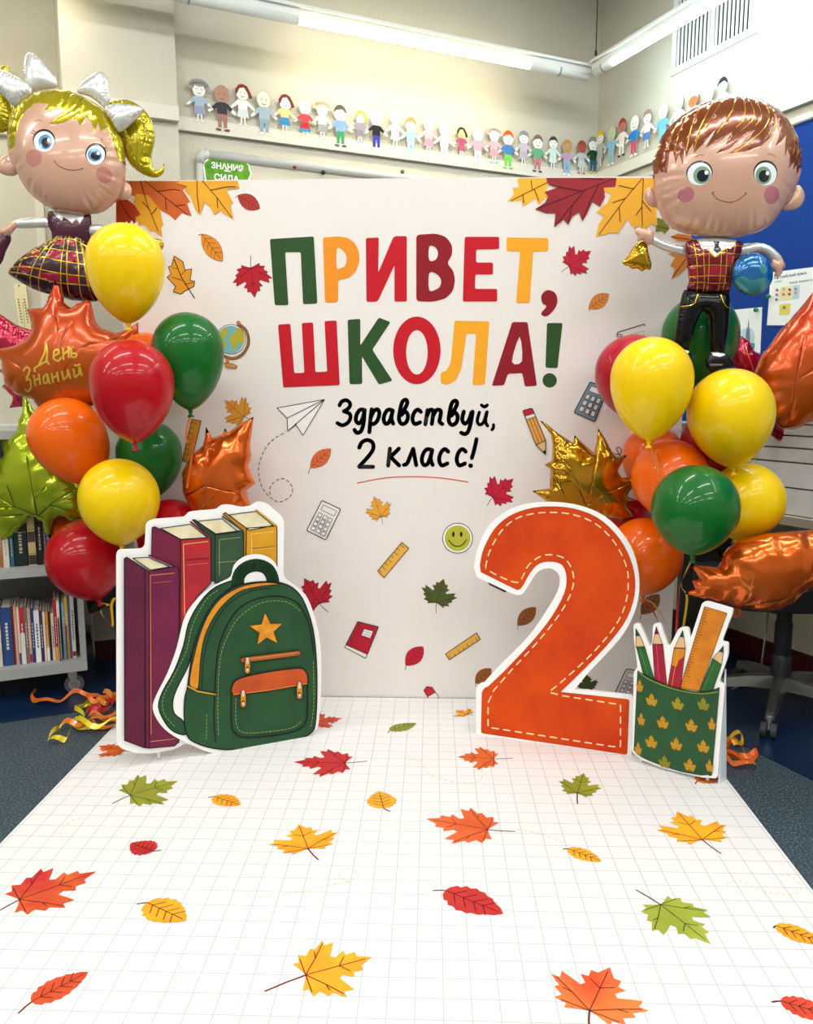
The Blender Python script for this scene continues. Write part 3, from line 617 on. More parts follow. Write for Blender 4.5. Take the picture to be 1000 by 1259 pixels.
pl('corner_leaf', cM, [(330, 50), (600, 50), (608, 85), (545, 92), (578, 155), (565, 165), (580, 236), (530, 205), (520, 190), (487, 214), (470, 180), (440, 150), (418, 216), (395, 185), (370, 120), (345, 100), (355, 75), (300, 60)], ylw, [[(430, 50), (500, 130), (570, 225)], [(403, 50), (405, 120), (415, 200)], [(500, 130), (505, 180)], [(470, 95), (540, 80), (590, 78)]], n=.0026)
pl('corner_leaf', cN, [(150, 73), (275, 73), (288, 110), (275, 125), (287, 155), (240, 200), (225, 170), (165, 210), (160, 180), (92, 184), (125, 150), (118, 120), (150, 118), (138, 82)], M('#efb12e', .6), [[(290, 90), (190, 140), (110, 180)], [(210, 130), (205, 85)], [(220, 125), (240, 180)], [(165, 150), (170, 190)]], n=.0008)
pl('corner_leaf', cN, [(605, 73), (860, 73), (850, 180), (795, 225), (802, 300), (770, 290), (745, 322), (720, 300), (690, 310), (660, 265), (615, 335), (575, 332), (510, 352), (525, 290), (550, 250), (512, 235), (565, 190), (585, 150), (545, 135), (545, 118), (600, 118)], M('#efae30', .6), [[(730, 75), (650, 170), (525, 340)], [(735, 75), (728, 200), (730, 300)], [(650, 170), (590, 190)], [(620, 210), (625, 280)], [(690, 125), (620, 110)], [(728, 180), (770, 230)], [(728, 210), (700, 250)]], n=.0022)
pl('corner_leaf', cN, [(275, 73), (608, 73), (603, 112), (548, 118), (553, 165), (530, 210), (495, 185), (470, 240), (447, 278), (430, 235), (400, 255), (380, 295), (358, 270), (313, 306), (320, 240), (280, 240), (222, 222), (270, 190), (285, 160), (268, 140), (330, 118), (285, 100)], M('#9d1f2a', .6, h2='#8c1826', vscale=5), [[(600, 75), (460, 130), (230, 220)], [(460, 130), (400, 200), (320, 300)], [(520, 110), (480, 190), (450, 270)], [(440, 135), (350, 120), (290, 105)], [(540, 80), (440, 75)], [(400, 200), (380, 280)]], '#4c0c14', n=.003)
pl('corner_leaf', cN, [(800, 260), (835, 270), (862, 312), (835, 338), (825, 325), (793, 328)], '#7c8434', [[(800, 300), (850, 312)]])
pl('corner_leaf', cN, [(850, 430), (960, 410), (960, 480), (925, 515), (867, 555), (885, 500), (862, 488), (885, 450)], '#e08a3c', [[(940, 450), (875, 540)]])
pl('corner_leaf', cN, [(862, 350), (900, 335), (960, 345), (975, 375), (900, 372)], '#de8034', [[(870, 352), (960, 365)]])
# small leaves on the fabric
def lf(kind, c, base, tip, col, **k):
    b_, t_ = T(c, [base, tip]); k.setdefault('outline', .022); k.setdefault('line', '#3c1418'); leaf(FB, kind, b_, t_, col, bd, **k)
lf('oval', cM, (600, 120), (707, 183), '#b23a30', wid=1.15, stem=.05); lf('oval', cM, (427, 307), (525, 438), '#e08a26', stem=.04)
lf('maple', cM, (663, 470), (682, 612), '#b81c2c', stem=.4, bend=-.05, wid=1.05); lf('maple', cM, (630, 1190), (538, 1112), '#e09a34', stem=.25)
lf('maple', cN, (385, 490), (487, 418), '#c0243a', stem=.35, wid=.95, bend=0); lf('oval', cN, (478, 690), (572, 622), '#dd8a3e', stem=.04, wid=1.15)
lf('oval', cG, (205, 288), (267, 230), '#dc6a3c', stem=.2); lf('maple', cG, (422, 438), (400, 376), '#eaa438', stem=.35, wid=.95, bend=-.05)
lf('maple', cG, (765, 378), (828, 322), '#c2203a', stem=.35, wid=.95); lf('maple', cG, (232, 705), (186, 628), '#b41e30', stem=.4, wid=1.1)
lf('maple', cG, (592, 702), (614, 630), '#4f5c2c', stem=.42, wid=1.1); lf('oval', cG, (498, 895), (551, 838), '#c01e34', stem=.15, wid=1.2)
lf('oval', cG, (842, 772), (897, 717), '#9a5c2c', stem=.1, wid=1.1); lf('oval', cG, (712, 950), (760, 905), '#9a5a2c', stem=.1, wid=1.2)
lf('maple', cJ, (368, 560), (366, 520), '#3f4f28', stem=.3, wid=1.2); lf('oval', cJ, (520, 352), (570, 298), '#9a6a3c', stem=.2, wid=1.2)
oak = [(293, 413), (335, 440), (345, 480), (378, 475), (370, 530), (392, 535), (388, 560), (345, 580), (325, 597), (288, 585), (300, 560), (258, 515), (277, 500), (265, 465), (280, 460)]
decal('printed_leaf', FB, [('f', T(cM, oak), '#e09a28'), ('o', T(cM, oak), '#33200f', .9), ('l', T(cM, [(293, 430), (330, 520), (392, 617)]), '#33200f', 1.1), ('l', T(cM, [(310, 475), (285, 470)]), '#33200f', .6), ('l', T(cM, [(325, 505), (350, 480)]), '#33200f', .6), ('l', T(cM, [(335, 530), (280, 515)]), '#33200f', .6), ('l', T(cM, [(345, 550), (385, 540)]), '#33200f', .6)], .0008, bd)
# globe
gl = [('f', T(cM, ell(568, 815, 73)), '#fbf6f2'), ('o', T(cM, ell(568, 815, 71)), '#26282c', .8), ('f', T(cM, ell(566, 816, 66)), '#6fb0b8')]
gl += [('f', T(cM, smooth([(515, 785), (540, 760), (555, 775), (545, 800), (530, 815), (545, 830), (535, 865), (520, 840), (512, 815)], 3)), '#b2a838'), ('f', T(cM, smooth([(555, 810), (580, 790), (600, 760), (625, 775), (634, 810), (625, 835), (600, 835), (590, 870), (575, 860), (570, 835)], 3)), '#b2a838')]
gl += [('l', T(cM, smooth([(603, 742), (635, 765), (652, 805), (648, 850), (620, 890), (575, 908), (530, 895)], 4, False)), '#3a2a20', 3.4), ('l', T(cM, smooth([(603, 742), (635, 765), (652, 805), (648, 850), (620, 890), (575, 908), (530, 895)], 4, False)), '#d89a5c', 2.0), ('f', T(cM, ell(604, 736, 10)), '#c0783c'), ('f', T(cM, rec(543, 908, 560, 935)), '#c0783c'), ('f', T(cM, [(535, 930), (580, 935), (598, 945), (595, 955), (545, 952)]), '#c98a4c'), ('o', T(cM, [(535, 930), (580, 935), (598, 945), (595, 955), (545, 952)]), '#3a2a20', .6)]
decal('printed_globe', FB, gl, .0008, bd)
decal('printed_notebook', FB, [('l', T(cM, [(222, 815), (222, 800), (314, 752)]), INK, 1.0)], .0008, bd)
decal('printed_notebook', FB, [('l', T(cN, rnd([(614, 835), (612, 803), (742, 763), (760, 850)], 8)[5:-5] or []), INK, 1.1), ('l', T(cN, [(625, 828), (740, 795)]), '#8a8c90', .5), ('l', T(cN, [(628, 845), (745, 812)]), '#8a8c90', .5), ('o', T(cN, ell(622, 818, 13, 6)), INK, .8)], .0008, bd)
def quadmap(q): return lambda s, t: tuple((q[0][a] * (1 - s) + q[1][a] * s) * (1 - t) + (q[3][a] * (1 - s) + q[2][a] * s) * t for a in (0, 1))
def qr(f, s0, t0, s1, t1): return [f(s0, t0), f(s1, t0), f(s1, t1), f(s0, t1)]
def calc(c, q, body, keys, rows=4):
    f = quadmap(T(c, q)); it = [('f', rnd(qr(f, 0, 0, 1, 1), 2), body), ('o', rnd(qr(f, 0, 0, 1, 1), 2), INK, 1.1), ('f', qr(f, .16, .1, .86, .26), '#eeeae6'), ('o', qr(f, .16, .1, .86, .26), INK, .6)]
    for i in range(3):
        for j in range(rows):
            k = qr(f, .14 + i * .27, .36 + j * .58 / rows, .32 + i * .27, .36 + (j + .72) * .58 / rows); it += [('f', k, keys), ('o', k, INK, .6)]
    decal('printed_calculator', FB, it, .0008, bd)
calc(cG, [(240, 388), (298, 415), (252, 510), (193, 480)], '#efe9e6', '#f2eeea')
calc(cE, [(163, 350), (228, 372), (180, 494), (105, 460)], '#7d97a4', '#e9e2de', 3)
calc(cJ, [(478, 505), (540, 515), (500, 600), (440, 585)], '#d8d0d0', '#e9e4e2')
def ruler(c, q, col='#e8b04c', n=8):
    f = quadmap(T(c, q)); it = [('f', qr(f, 0, 0, 1, 1), col), ('o', qr(f, 0, 0, 1, 1), '#3c2c1c', .9)]
    for i in range(n): t = (i + .6) / n; it.append(('l', [f(0.06, t), f(.4 if i % 2 else .55, t)], '#3c2c1c', .6))
    decal('printed_ruler', FB, it, .0008, bd)
ruler(cG, [(486, 517), (507, 535), (431, 626), (411, 605)]); ruler(cG, [(727, 815), (715, 795), (620, 860), (632, 878)][::1], n=7)
ruler(cD, [(715, 562), (750, 568), (712, 728), (680, 716)], '#d8952c')
sm = [('f', T(cG, ell(657, 504, 46)), '#f6f2f0'), ('o', T(cG, ell(657, 504, 46)), INK, .8), ('f', T(cG, ell(657, 504, 39)), '#b9b83c'), ('f', T(cG, ell(644, 492, 4, 8)), '#1c1c18'), ('f', T(cG, ell(668, 492, 4, 8)), '#1c1c18'), ('l', T(cG, smooth([(630, 510), (642, 524), (657, 529), (672, 524), (684, 508)], 3, False)), '#1c1c18', 1.0)]
decal('printed_smiley', FB, sm, .0008, bd)
pf = quadmap(T(cG, [(857, 112), (886, 104), (937, 235), (918, 248)]))
def pencil(q, tipt=.85):
    f = quadmap(q); it = [('f', rnd(qr(f, 0, 0, 1, .2), 2.5), '#c42838'), ('f', qr(f, 0, .14, 1, .22), '#f4eeea'), ('f', qr(f, 0, .22, 1, tipt), '#e2a24c'), ('l', [f(.33, .24), f(.33, tipt)], '#4a3018', .6), ('l', [f(.66, .24), f(.66, tipt)], '#4a3018', .6)]
    a = f(0, tipt); b_ = f(1, tipt); t = f(.5, 1.15)
    it += [('f', [a, b_, t], '#e8c088'), ('f', [((a[0] + 2 * t[0]) / 3, (a[1] + 2 * t[1]) / 3), ((b_[0] + 2 * t[0]) / 3, (b_[1] + 2 * t[1]) / 3), t], INK), ('o', rnd(qr(f, 0, 0, 1, tipt), 2), INK, .9), ('l', [a, t, b_], INK, .9), ('l', [f(0, .14), f(1, .14)], INK, .6), ('l', [f(0, .22), f(1, .22)], INK, .6)]
    decal('printed_pencil', FB, it, .0008, bd)
pencil(T(cG, [(857, 112), (886, 104), (935, 222), (905, 236)]))
decal('printed_pencil', FB, [('f', T(cG, [(553, 972), (562, 960), (578, 962), (598, 990), (598, 996), (568, 996)]), '#c42838'), ('f', T(cG, [(566, 992), (590, 978), (599, 992), (599, 997), (570, 997)]), '#f0eae8'), ('o', T(cG, [(553, 972), (562, 960), (578, 962), (598, 990), (598, 996), (568, 996)]), INK, .8)], .0008, bd)
bk = T(cG, [(350, 760), (414, 776), (377, 868), (312, 838)])
bf = quadmap(bk); decal('printed_book', FB, [('f', [bf(0, 0), bf(0, 1.02), bf(1, 1.04), bf(1, .96)], '#f2eeea'), ('o', [bf(0, 0), bf(-.02, 1.02), bf(.98, 1.06), bf(1, .96)], INK, .8), ('f', qr(bf, 0, 0, 1, .92), '#b41e30'), ('o', rnd(qr(bf, 0, 0, 1, .92), 1), INK, .9), ('l', [bf(.14, .02), bf(.14, .9)], INK, .6), ('f', qr(bf, .42, .18, .85, .42), '#f2ece8'), ('o', qr(bf, .42, .18, .85, .42), INK, .5), ('l', [bf(.5, .26), bf(.78, .26)], INK, .4), ('l', [bf(.5, .34), bf(.78, .34)], INK, .4)], .0008, bd)
wh = '#f4efec'
decal('printed_paper_plane', FB, [('f', T(cG, [(102, 104), (248, 78), (182, 188), (160, 155), (135, 175), (133, 135)]), wh)] + [('l', T(cG, s), INK, .9) for s in ([(102, 104), (248, 78), (182, 188), (158, 152)], [(102, 104), (133, 135), (248, 78)], [(133, 135), (135, 175), (248, 78)], [(135, 175), (160, 155)])], .0008, bd)
decal('dashed_path', FB, [('d', T(cG, smooth([(122, 182), (85, 205), (60, 240), (45, 290), (55, 345), (85, 382), (115, 392), (145, 372), (148, 345), (125, 322), (98, 328), (80, 350), (82, 375)], 4, False)), INK, .9, 4.2, 2.6)], .0008, bd)
decal('dashed_path', FB, [('l', T(cS, smooth([(740, 340), (775, 345), (790, 320), (775, 295), (755, 300), (765, 330), (800, 380)], 3, False)), INK, 1.0)], .0008, bd)
decal('printed_leaf', FB, [('f', T(cJ, [(90, 262), (145, 285), (140, 292), (95, 270)]), INK)], .0008, bd)

# ================= floor mat =================
mL = FLOOR.pw(130, 905).x; mR = FLOOR.pw(852, 905).x
def mat_mat():
    m = bpy.data.materials.new('squared_paper'); m.use_nodes = True; nt = m.node_tree; B = nt.nodes['Principled BSDF']; B.inputs['Roughness'].default_value = .5
    tc = nt.nodes.new('ShaderNodeTexCoord'); sp = nt.nodes.new('ShaderNodeSeparateXYZ'); nt.links.new(tc.outputs['Object'], sp.inputs[0]); outs = []
    for ax in (0, 1):
        a = nt.nodes.new('ShaderNodeMath'); a.operation = 'MULTIPLY'; a.inputs[1].default_value = 1 / .0535; nt.links.new(sp.outputs[ax], a.inputs[0])
        f = nt.nodes.new('ShaderNodeMath'); f.operation = 'FRACT'; nt.links.new(a.outputs[0], f.inputs[0])
        s = nt.nodes.new('ShaderNodeMath'); s.operation = 'SUBTRACT'; s.inputs[1].default_value = .5; nt.links.new(f.outputs[0], s.inputs[0])
        q = nt.nodes.new('ShaderNodeMath'); q.operation = 'ABSOLUTE'; nt.links.new(s.outputs[0], q.inputs[0])
        g = nt.nodes.new('ShaderNodeMath'); g.operation = 'LESS_THAN'; g.inputs[1].default_value = .018; nt.links.new(q.outputs[0], g.inputs[0]); outs.append(g)
    mx = nt.nodes.new('ShaderNodeMath'); mx.operation = 'MAXIMUM'; nt.links.new(outs[0].outputs[0], mx.inputs[0]); nt.links.new(outs[1].outputs[0], mx.inputs[1])
    c = nt.nodes.new('ShaderNodeMix'); c.data_type = 'RGBA'; c.inputs[6].default_value = lin('#e9e6e4'); c.inputs[7].default_value = lin('#b9bfbe'); nt.links.new(mx.outputs[0], c.inputs[0]); nt.links.new(c.outputs[2], B.inputs['Base Color'])
    return m
Y0 = .75
b = MB(); b.box(FLOOR, mL, mR, Y0, YB - .005, .0025, .005, mat_mat()); mt = b.done('floor_mat', label='white squared paper floor mat printed with autumn leaves', cat='mat')
cK = (0, 860, .5); cL = (500, 860, .5)
def fl_(kind, c, base, tip, col, wid=1, stem=.3, line='#7a2a1c', bend=.1):
    b_, t_ = T(c, [base, tip]); leaf(FLOOR, kind, b_, t_, col, mt, line=line, wid=wid, stem=stem, n0=.0055, lw=.0022, bend=bend)
def wc(a, b_): return M(a, .6, h2=b_, vscale=9)
OR, YL, RD, OL = wc('#e0742a', '#d4561e'), wc('#f2b022', '#ea961c'), wc('#b8202c', '#c8341e'), wc('#98982c', '#7f8426')
fl_('maple', cK, (320, 240), (438, 205), OL, 1.2, .38, '#4a4c1c'); fl_('birch', cK, (527, 243), (592, 265), YL, 1.1, .1)
fl_('maple', cK, (850, 160), (722, 158), RD, .9, .4, '#5a0c14'); fl_('birch', cK, (944, 272), (932, 230), YL, 1.5, .2)
fl_('birch', cK, (378, 378), (322, 358), RD, 1.5, .15, '#5a0c14'); fl_('maple', cK, (758, 372), (735, 312), YL, 1.15, .45)
fl_('maple', cK, (48, 498), (238, 428), wc('#c0252c', '#dc6a24'), .85, .28, '#6a1018'); fl_('birch', cK, (362, 505), (458, 550), YL, 1.15, .12)
fl_('maple', cK, (752, 684), (915, 640), YL, .95, .6); fl_('birch', cK, (78, 750), (218, 676), wc('#dc5a2a', '#c84020'), 1, .25)
fl_('maple', cK, (305, 130), (243, 118), OR, 1, .5); fl_('maple', cK, (770, 60), (842, 50), wc('#c8402c', '#d85a2c'), 1, .2)
fl_('birch', cK, (960, 80), (1024, 62), OL, 1, .15, '#4a4c1c')
fl_('maple', cL, (215, 150), (125, 145), OR, 1.1, .5); fl_('maple', cL, (420, 235), (436, 185), OL, .72, .45, '#4a4c1c')
fl_('maple', cL, (200, 325), (48, 298), wc('#e06a30', '#d4501e'), .85, .4); fl_('birch', cL, (398, 372), (480, 404), YL, 1, .1)
fl_('maple', cL, (728, 350), (665, 280), YL, 1.05, .45); fl_('birch', cL, (95, 475), (238, 533), RD, 1.05, .15, '#5a0c14')
fl_('maple', cL, (625, 510), (748, 608), wc('#a8b03c', '#8a9a2c'), .85, .45, '#4a4c1c'); fl_('birch', cL, (908, 562), (1030, 608), YL, 1, .02)
fl_('maple', cL, (450, 772), (500, 665), wc('#e8803a', '#d84c24'), 1.1, .35); fl_('birch', cL, (920, 748), (1060, 790), wc('#d8482c', '#c83020'), 1, .15)
fl_('maple', cL, (150, 40), (120, 30), YL, 1.4, .3); fl_('birch', cL, (715, 205), (770, 190), wc('#d8802c', '#c86a20'), 1.2, .2)
for c, q in ((cK, [(465, 688), (425, 710), (408, 740), (425, 768), (470, 770), (530, 742), (575, 745), (598, 780), (600, 800)]), (cK, [(570, 470), (620, 490), (700, 485), (800, 465), (870, 450), (880, 430), (850, 422), (832, 440), (860, 455)]), (cL, [(270, 325), (330, 335), (398, 362)]), (cL, [(785, 460), (820, 452), (880, 478), (950, 485), (970, 465), (940, 438), (915, 440)]), (cK, [(155, 355), (150, 330), (175, 305), (205, 295)]), (cL, [(220, 738), (180, 755), (155, 780), (150, 800)]), (cL, [(0, 150), (35, 155), (60, 190), (120, 208), (180, 205), (185, 170)])):
    decal('dashed_path', FLOOR, [('d', T(c, smooth(q, 4, False)), '#cfc8a8', .7, 5, 3)], .0055, mt)
# ================= standees =================
def standee_frame(p, q):
    a, c = FLOOR.pw(*p), FLOOR.pw(*q); U = (c - a).normalized(); N = Vector((U.y, -U.x, 0)); 
    return Fr(a, U, (0, 0, 1), N)
edge = M('#efefec', .6)
def standee(fr, outer, label, feet, lift=.0, rr=0):
    ol = [fr.px(*p) for p in outer]; r = empty('standee', fr.w(sum(p[0] for p in ol) / len(ol), 0, 0), label, 'cutout')
    b = MB(); b.prism(ol, fr, -.012, 0, M('#fbfaf8', .5), edge); b.done('board', r)
    for u in feet:
        b = MB(); b.add([fr.w(u - .006, .0055, -.012), fr.w(u + .006, .0055, -.012), fr.w(u + .006, .35, -.012), fr.w(u - .006, .35, -.012), fr.w(u - .006, .0055, -.2), fr.w(u + .006, .0055, -.2)],
                        [(0, 3, 4), (1, 5, 2), (0, 4, 5, 1), (4, 3, 2, 5), (0, 1, 2, 3)], edge); b.done('support_strut', r)
    return r
INKP = '#1d1a22'
def ds(parent, name, fr, items, n=.0006): return decal(name, fr, items, n, parent)
# --- books and backpack ---
FK = standee_frame((196, 938), (390, 903))
S1 = T(cH, smooth([(48, 265), (60, 245), (90, 238), (165, 234), (178, 225), (178, 140), (195, 112), (240, 100), (350, 92), (365, 72), (400, 68), (490, 58), (510, 42), (540, 40), (600, 50), (640, 44), (665, 25), (700, 30), (775, 92), (785, 110), (781, 355), (830, 390), (880, 440), (915, 530), (938, 640), (945, 800), (935, 980), (915, 1030), (850, 1065), (700, 1100), (540, 1130), (460, 1125), (380, 1092), (345, 1085), (310, 1110), (200, 1130), (130, 1128), (70, 1110), (48, 1085)], 3))
S1r = T(cH, rnd([(47, 255), (58, 236), (172, 232), (178, 118), (210, 102), (350, 92), (366, 70), (400, 66), (490, 58), (508, 40), (545, 37), (600, 50), (640, 44), (665, 24), (705, 28), (784, 98), (780, 355), (830, 390), (880, 440), (915, 530), (938, 640), (945, 800), (935, 980), (915, 1030), (850, 1065), (700, 1100), (540, 1130), (460, 1125), (380, 1092), (345, 1085), (310, 1110), (200, 1130), (130, 1128), (70, 1110), (48, 1085)], 26, 4))
st1 = standee(FK, S1r, 'book stack and green backpack cutout board on the mat', [])
u1 = FK.px(196, 930)[0]; u2 = FK.px(352, 905)[0]
for u, nn in ((u1, .0), (u2, -.03)):
    b = MB(); z1 = FK.px(196, 915)[1] + .05
    b.box(FK, u - .004, u + .004, .0055, z1, -.018 + nn * 0, -.0125, edge); b.box(FK, u - .004, u + .004, .0055, .012, -.19, -.0125, edge); b.add([FK.w(u - .004, .012, -.19), FK.w(u + .004, .012, -.19), FK.w(u + .004, .4, -.0125), FK.w(u - .004, .4, -.0125), FK.w(u - .004, .3, -.0125), FK.w(u + .004, .3, -.0125)], [(0, 1, 2, 3), (0, 4, 3), (1, 5, 2)], edge); b.done('support_strut', st1)
def bookart(side, spine, pages, cs, csp, extra=(), n=.0006):
    it = [('f', T(cH, side), cs), ('f', T(cH, spine), csp), ('f', T(cH, pages), M('#efe6c4', .6, h2='#e0d2a8', vscale=30))]
    it += [('o', T(cH, q), INKP, 1.1) for q in (side, spine, pages)] + list(extra)
    ds(st1, 'printed_book', FK, it, n)
g_ = '#e0a050'
L_ = lambda pts, col, wd: ('l', T(cH, pts), col, wd)
bookart([(515, 78), (525, 72), (618, 140), (615, 290), (605, 290), (605, 155)], [(618, 140), (750, 130), (752, 150), (752, 310), (700, 290), (615, 300)], [(540, 82), (660, 66), (735, 128), (630, 150)], '#c88a22', M('#e2a826', .6, h2='#d4941e', vscale=10), [L_([(660, 60), (750, 130)], '#e0a426', 2), L_([(640, 230), (740, 220)], '#8a5c14', .8), L_([(640, 235), (740, 225)], '#f4d070', .5), L_([(640, 300), (640, 165), (735, 155)], '#f6dc8a', .7)], .0004)
bookart([(380, 103), (392, 103), (480, 165), (478, 370), (460, 372), (460, 185)], [(480, 165), (600, 150), (605, 165), (605, 300), (560, 370), (478, 380)], [(400, 110), (510, 98), (580, 155), (488, 168)], '#2f4a34', M('#37553a', .6, h2='#2c4630', vscale=10), [L_([(512, 88), (600, 150)], '#37553a', 2), L_([(495, 290), (595, 282)], '#b8b070', .6), L_([(498, 345), (498, 190), (590, 180)], '#a8b478', .6)], .0026)
bookart([(203, 137), (215, 133), (328, 188), (328, 600), (318, 600), (318, 315), (200, 262)], [(328, 188), (455, 180), (460, 195), (460, 380), (400, 440), (350, 540), (328, 600)], [(240, 140), (370, 122), (445, 180), (332, 190)], M('#7c1c3c', .6, h2='#6c1634', vscale=10), M('#c2262c', .6, h2='#a81e30', vscale=10), [L_([(372, 112), (455, 180)], '#7c1c3c', 2.4), L_([(345, 520), (340, 210), (448, 197)], '#f2b070', 1.0), L_([(350, 278), (450, 270)], '#3a1018', .7), L_([(355, 300), (448, 292)], '#e08a60', .5)], .0048)
bookart([(80, 272), (92, 266), (172, 318), (175, 1095), (168, 1100), (82, 1068)], [(172, 318), (190, 328), (310, 305), (320, 320), (320, 1075), (300, 1092), (190, 1102), (172, 1100)], [(118, 270), (185, 266), (280, 308), (195, 322)], M('#631538', .6, h2='#56112f', vscale=10), M('#7a1a44', .6, h2='#6a1540', vscale=10), [L_([(190, 258), (310, 305)], '#6b1539', 2.4), L_([(198, 1040), (194, 345), (300, 335)], '#d88a60', .9), L_([(208, 378), (292, 370)], '#c07048', .6), L_([(195, 1072), (300, 1060)], '#e0a070', .7), L_([(190, 328), (190, 1100)], INKP, .9)], .007)
bpw = smooth([(205, 930), (220, 870), (270, 770), (310, 660), (340, 540), (380, 470), (440, 410), (500, 375), (545, 350), (560, 300), (600, 265), (650, 252), (700, 260), (740, 290), (765, 340), (780, 360), (830, 390), (880, 440), (915, 530), (938, 640), (943, 800), (933, 980), (913, 1030), (850, 1063), (700, 1098), (540, 1127), (460, 1122), (380, 1090), (300, 1050), (240, 1000)], 3)
ds(st1, 'printed_halo', FK, [('f', T(cH, bpw), M('#fbfaf8', .5))], .0095)
gm = M('#24532f', .6, h2='#1c4628', vscale=9); 
strap = smooth([(230, 920), (250, 850), (300, 760), (340, 650), (360, 560), (400, 480), (460, 410), (530, 375), (590, 365), (520, 420), (430, 540), (390, 640), (360, 740), (310, 840), (292, 900), (300, 950), (340, 985), (350, 1040), (300, 1030), (260, 990)], 3)
hp = smooth([(578, 400), (580, 350), (608, 315), (655, 300), (700, 312), (725, 345), (732, 385)], 4, False)
body = smooth([(342, 960), (345, 880), (358, 825), (375, 700), (410, 580), (460, 480), (520, 420), (590, 385), (680, 372), (770, 378), (830, 410), (870, 470), (905, 580), (920, 720), (922, 880), (915, 990), (900, 1030), (840, 1060), (700, 1090), (560, 1105), (470, 1100), (390, 1075), (352, 1040)], 3)
DSH = lambda pts: ('d', T(cH, smooth(pts, 4, False)), '#a8b45c', .6, 3.2, 1.6)
ds(st1, 'printed_strap', FK, [('f', T(cH, strap), gm), ('o', T(cH, strap), INKP, 1.5), DSH([(300, 1005), (255, 950), (250, 880), (290, 800), (350, 680), (380, 560), (440, 450), (490, 410)]), ('l', T(cH, hp), INKP, 15.5), ('l', T(cH, hp), gm, 13)], .0102)
front = smooth([(480, 1070), (472, 980), (475, 870), (480, 760), (495, 650), (530, 560), (580, 490), (650, 450), (730, 435), (800, 445), (850, 480), (890, 570), (908, 690)], 4, False)
stripe = smooth([(365, 820), (380, 720), (415, 590), (460, 495), (520, 430), (600, 390), (690, 375), (760, 382), (690, 390), (600, 408), (535, 450), (475, 520), (430, 615), (412, 720), (402, 838)], 3)
ds(st1, 'printed_backpack', FK, [('f', T(cH, body), gm), ('o', T(cH, body), INKP, 1.6), ('f', T(cH, stripe), M('#e89c20', .6, h2='#d4841c', vscale=20)), ('o', T(cH, stripe), INKP, 1.0), ('l', T(cH, front), INKP, 1.5),
   ('l', T(cH, smooth([(418, 838), (425, 720), (450, 610), (500, 510), (560, 450), (640, 410), (720, 400)], 4, False)), INKP, .9), ('l', T(cH, [(358, 828), (400, 850), (478, 864)]), '#e0a030', 1.6), ('l', T(cH, [(356, 822), (400, 842), (478, 856)]), INKP, .6),
   DSH([(492, 1040), (488, 900), (500, 700), (545, 580), (600, 510), (690, 460), (790, 460), (850, 500)]), DSH([(440, 950), (438, 1060)]), DSH([(905, 720), (908, 900), (895, 1010)])], .013)
star = [(700 + (74 if k % 2 == 0 else 32) * math.sin(R(36 * k - 4)), 582 - (74 if k % 2 == 0 else 32) * math.cos(R(36 * k - 4))) for k in range(10)]
ds(st1, 'printed_star', FK, [('o', T(cH, star), '#6a3a10', 1.4), ('f', T(cH, star), M('#e9a128', .6, h2='#cf7e1c', vscale=40))], .0165)
pk = smooth([(548, 860), (548, 990), (562, 1030), (600, 1050), (700, 1045), (820, 1025), (868, 990), (880, 930), (878, 790)], 3, False)
ot = smooth([(550, 858), (555, 815), (590, 790), (700, 765), (830, 748), (866, 756), (880, 785), (879, 812), (850, 822), (700, 848), (600, 862)], 3)
def pull(x, y0, y1): return [('l', T(cH, [(x, y0 + 12), (x, y1)]), INKP, 8), ('l', T(cH, [(x, y0 + 12), (x, y1)]), '#d98f30', 6.2), ('l', T(cH, [(x, y0), (x, y0 + 16)]), '#f2e4c8', 3.4), ('f', T(cH, ell(x, y1 - 10, 7, 9, 14)), INKP), ('f', T(cH, ell(x, y1 - 6, 5, 7, 14)), '#f0e6d0')]
ds(st1, 'printed_pocket', FK, [('l', T(cH, pk), INKP, 1.5), ('f', T(cH, ot), M('#d05a20', .6, h2='#b8481c', vscale=12)), ('o', T(cH, ot), INKP, 1.3), ('l', T(cH, [(556, 862), (700, 845), (876, 815)]), '#e8843c', 1.2), DSH([(566, 880), (568, 990), (600, 1028), (700, 1025), (810, 1008), (855, 975)]),
   ('l', T(cH, [(598, 712), (838, 682)]), INKP, 7.4), ('l', T(cH, [(598, 712), (838, 682)]), '#b4642c', 5.6), ('l', T(cH, [(606, 709), (838, 680)]), '#e09850', .8)] + pull(616, 706, 758) + pull(597, 848, 905) + pull(842, 812, 868), .018)
# --- number 2 ---
F2 = standee_frame((588, 905), (773, 930))
S2 = T(cJ, smooth([(52, 225), (62, 170), (90, 110), (130, 72), (180, 50), (250, 40), (330, 46), (400, 70), (450, 108), (490, 162), (510, 220), (514, 290), (500, 350), (470, 408), (420, 466), (370, 518)], 3, False) + rnd([(330, 562), (498, 580), (492, 757), (58, 694), (58, 560), (70, 545)], 9)[3:] + smooth([(120, 500), (200, 420), (250, 350), (285, 290), (292, 250), (275, 228), (250, 225), (225, 240), (200, 280), (185, 298), (160, 295), (110, 272), (62, 250)], 3, False))
st2 = standee(F2, S2, 'big orange number two cutout with white stitching', [])
for u in (F2.px(620, 880)[0], F2.px(745, 880)[0]):
    b = MB(); b.add([F2.w(u - .005, .0055, -.012), F2.w(u + .005, .0055, -.012), F2.w(u + .005, .13, -.012), F2.w(u - .005, .13, -.012), F2.w(u - .005, .0055, -.18), F2.w(u + .005, .0055, -.18)], [(0, 3, 4), (1, 5, 2), (0, 4, 5, 1), (4, 3, 2, 5), (0, 1, 2, 3)], edge); b.done('support_strut', st2)
orm = M('#dc4e12', .6, h2='#c83a14', vscale=7, spec=.15)
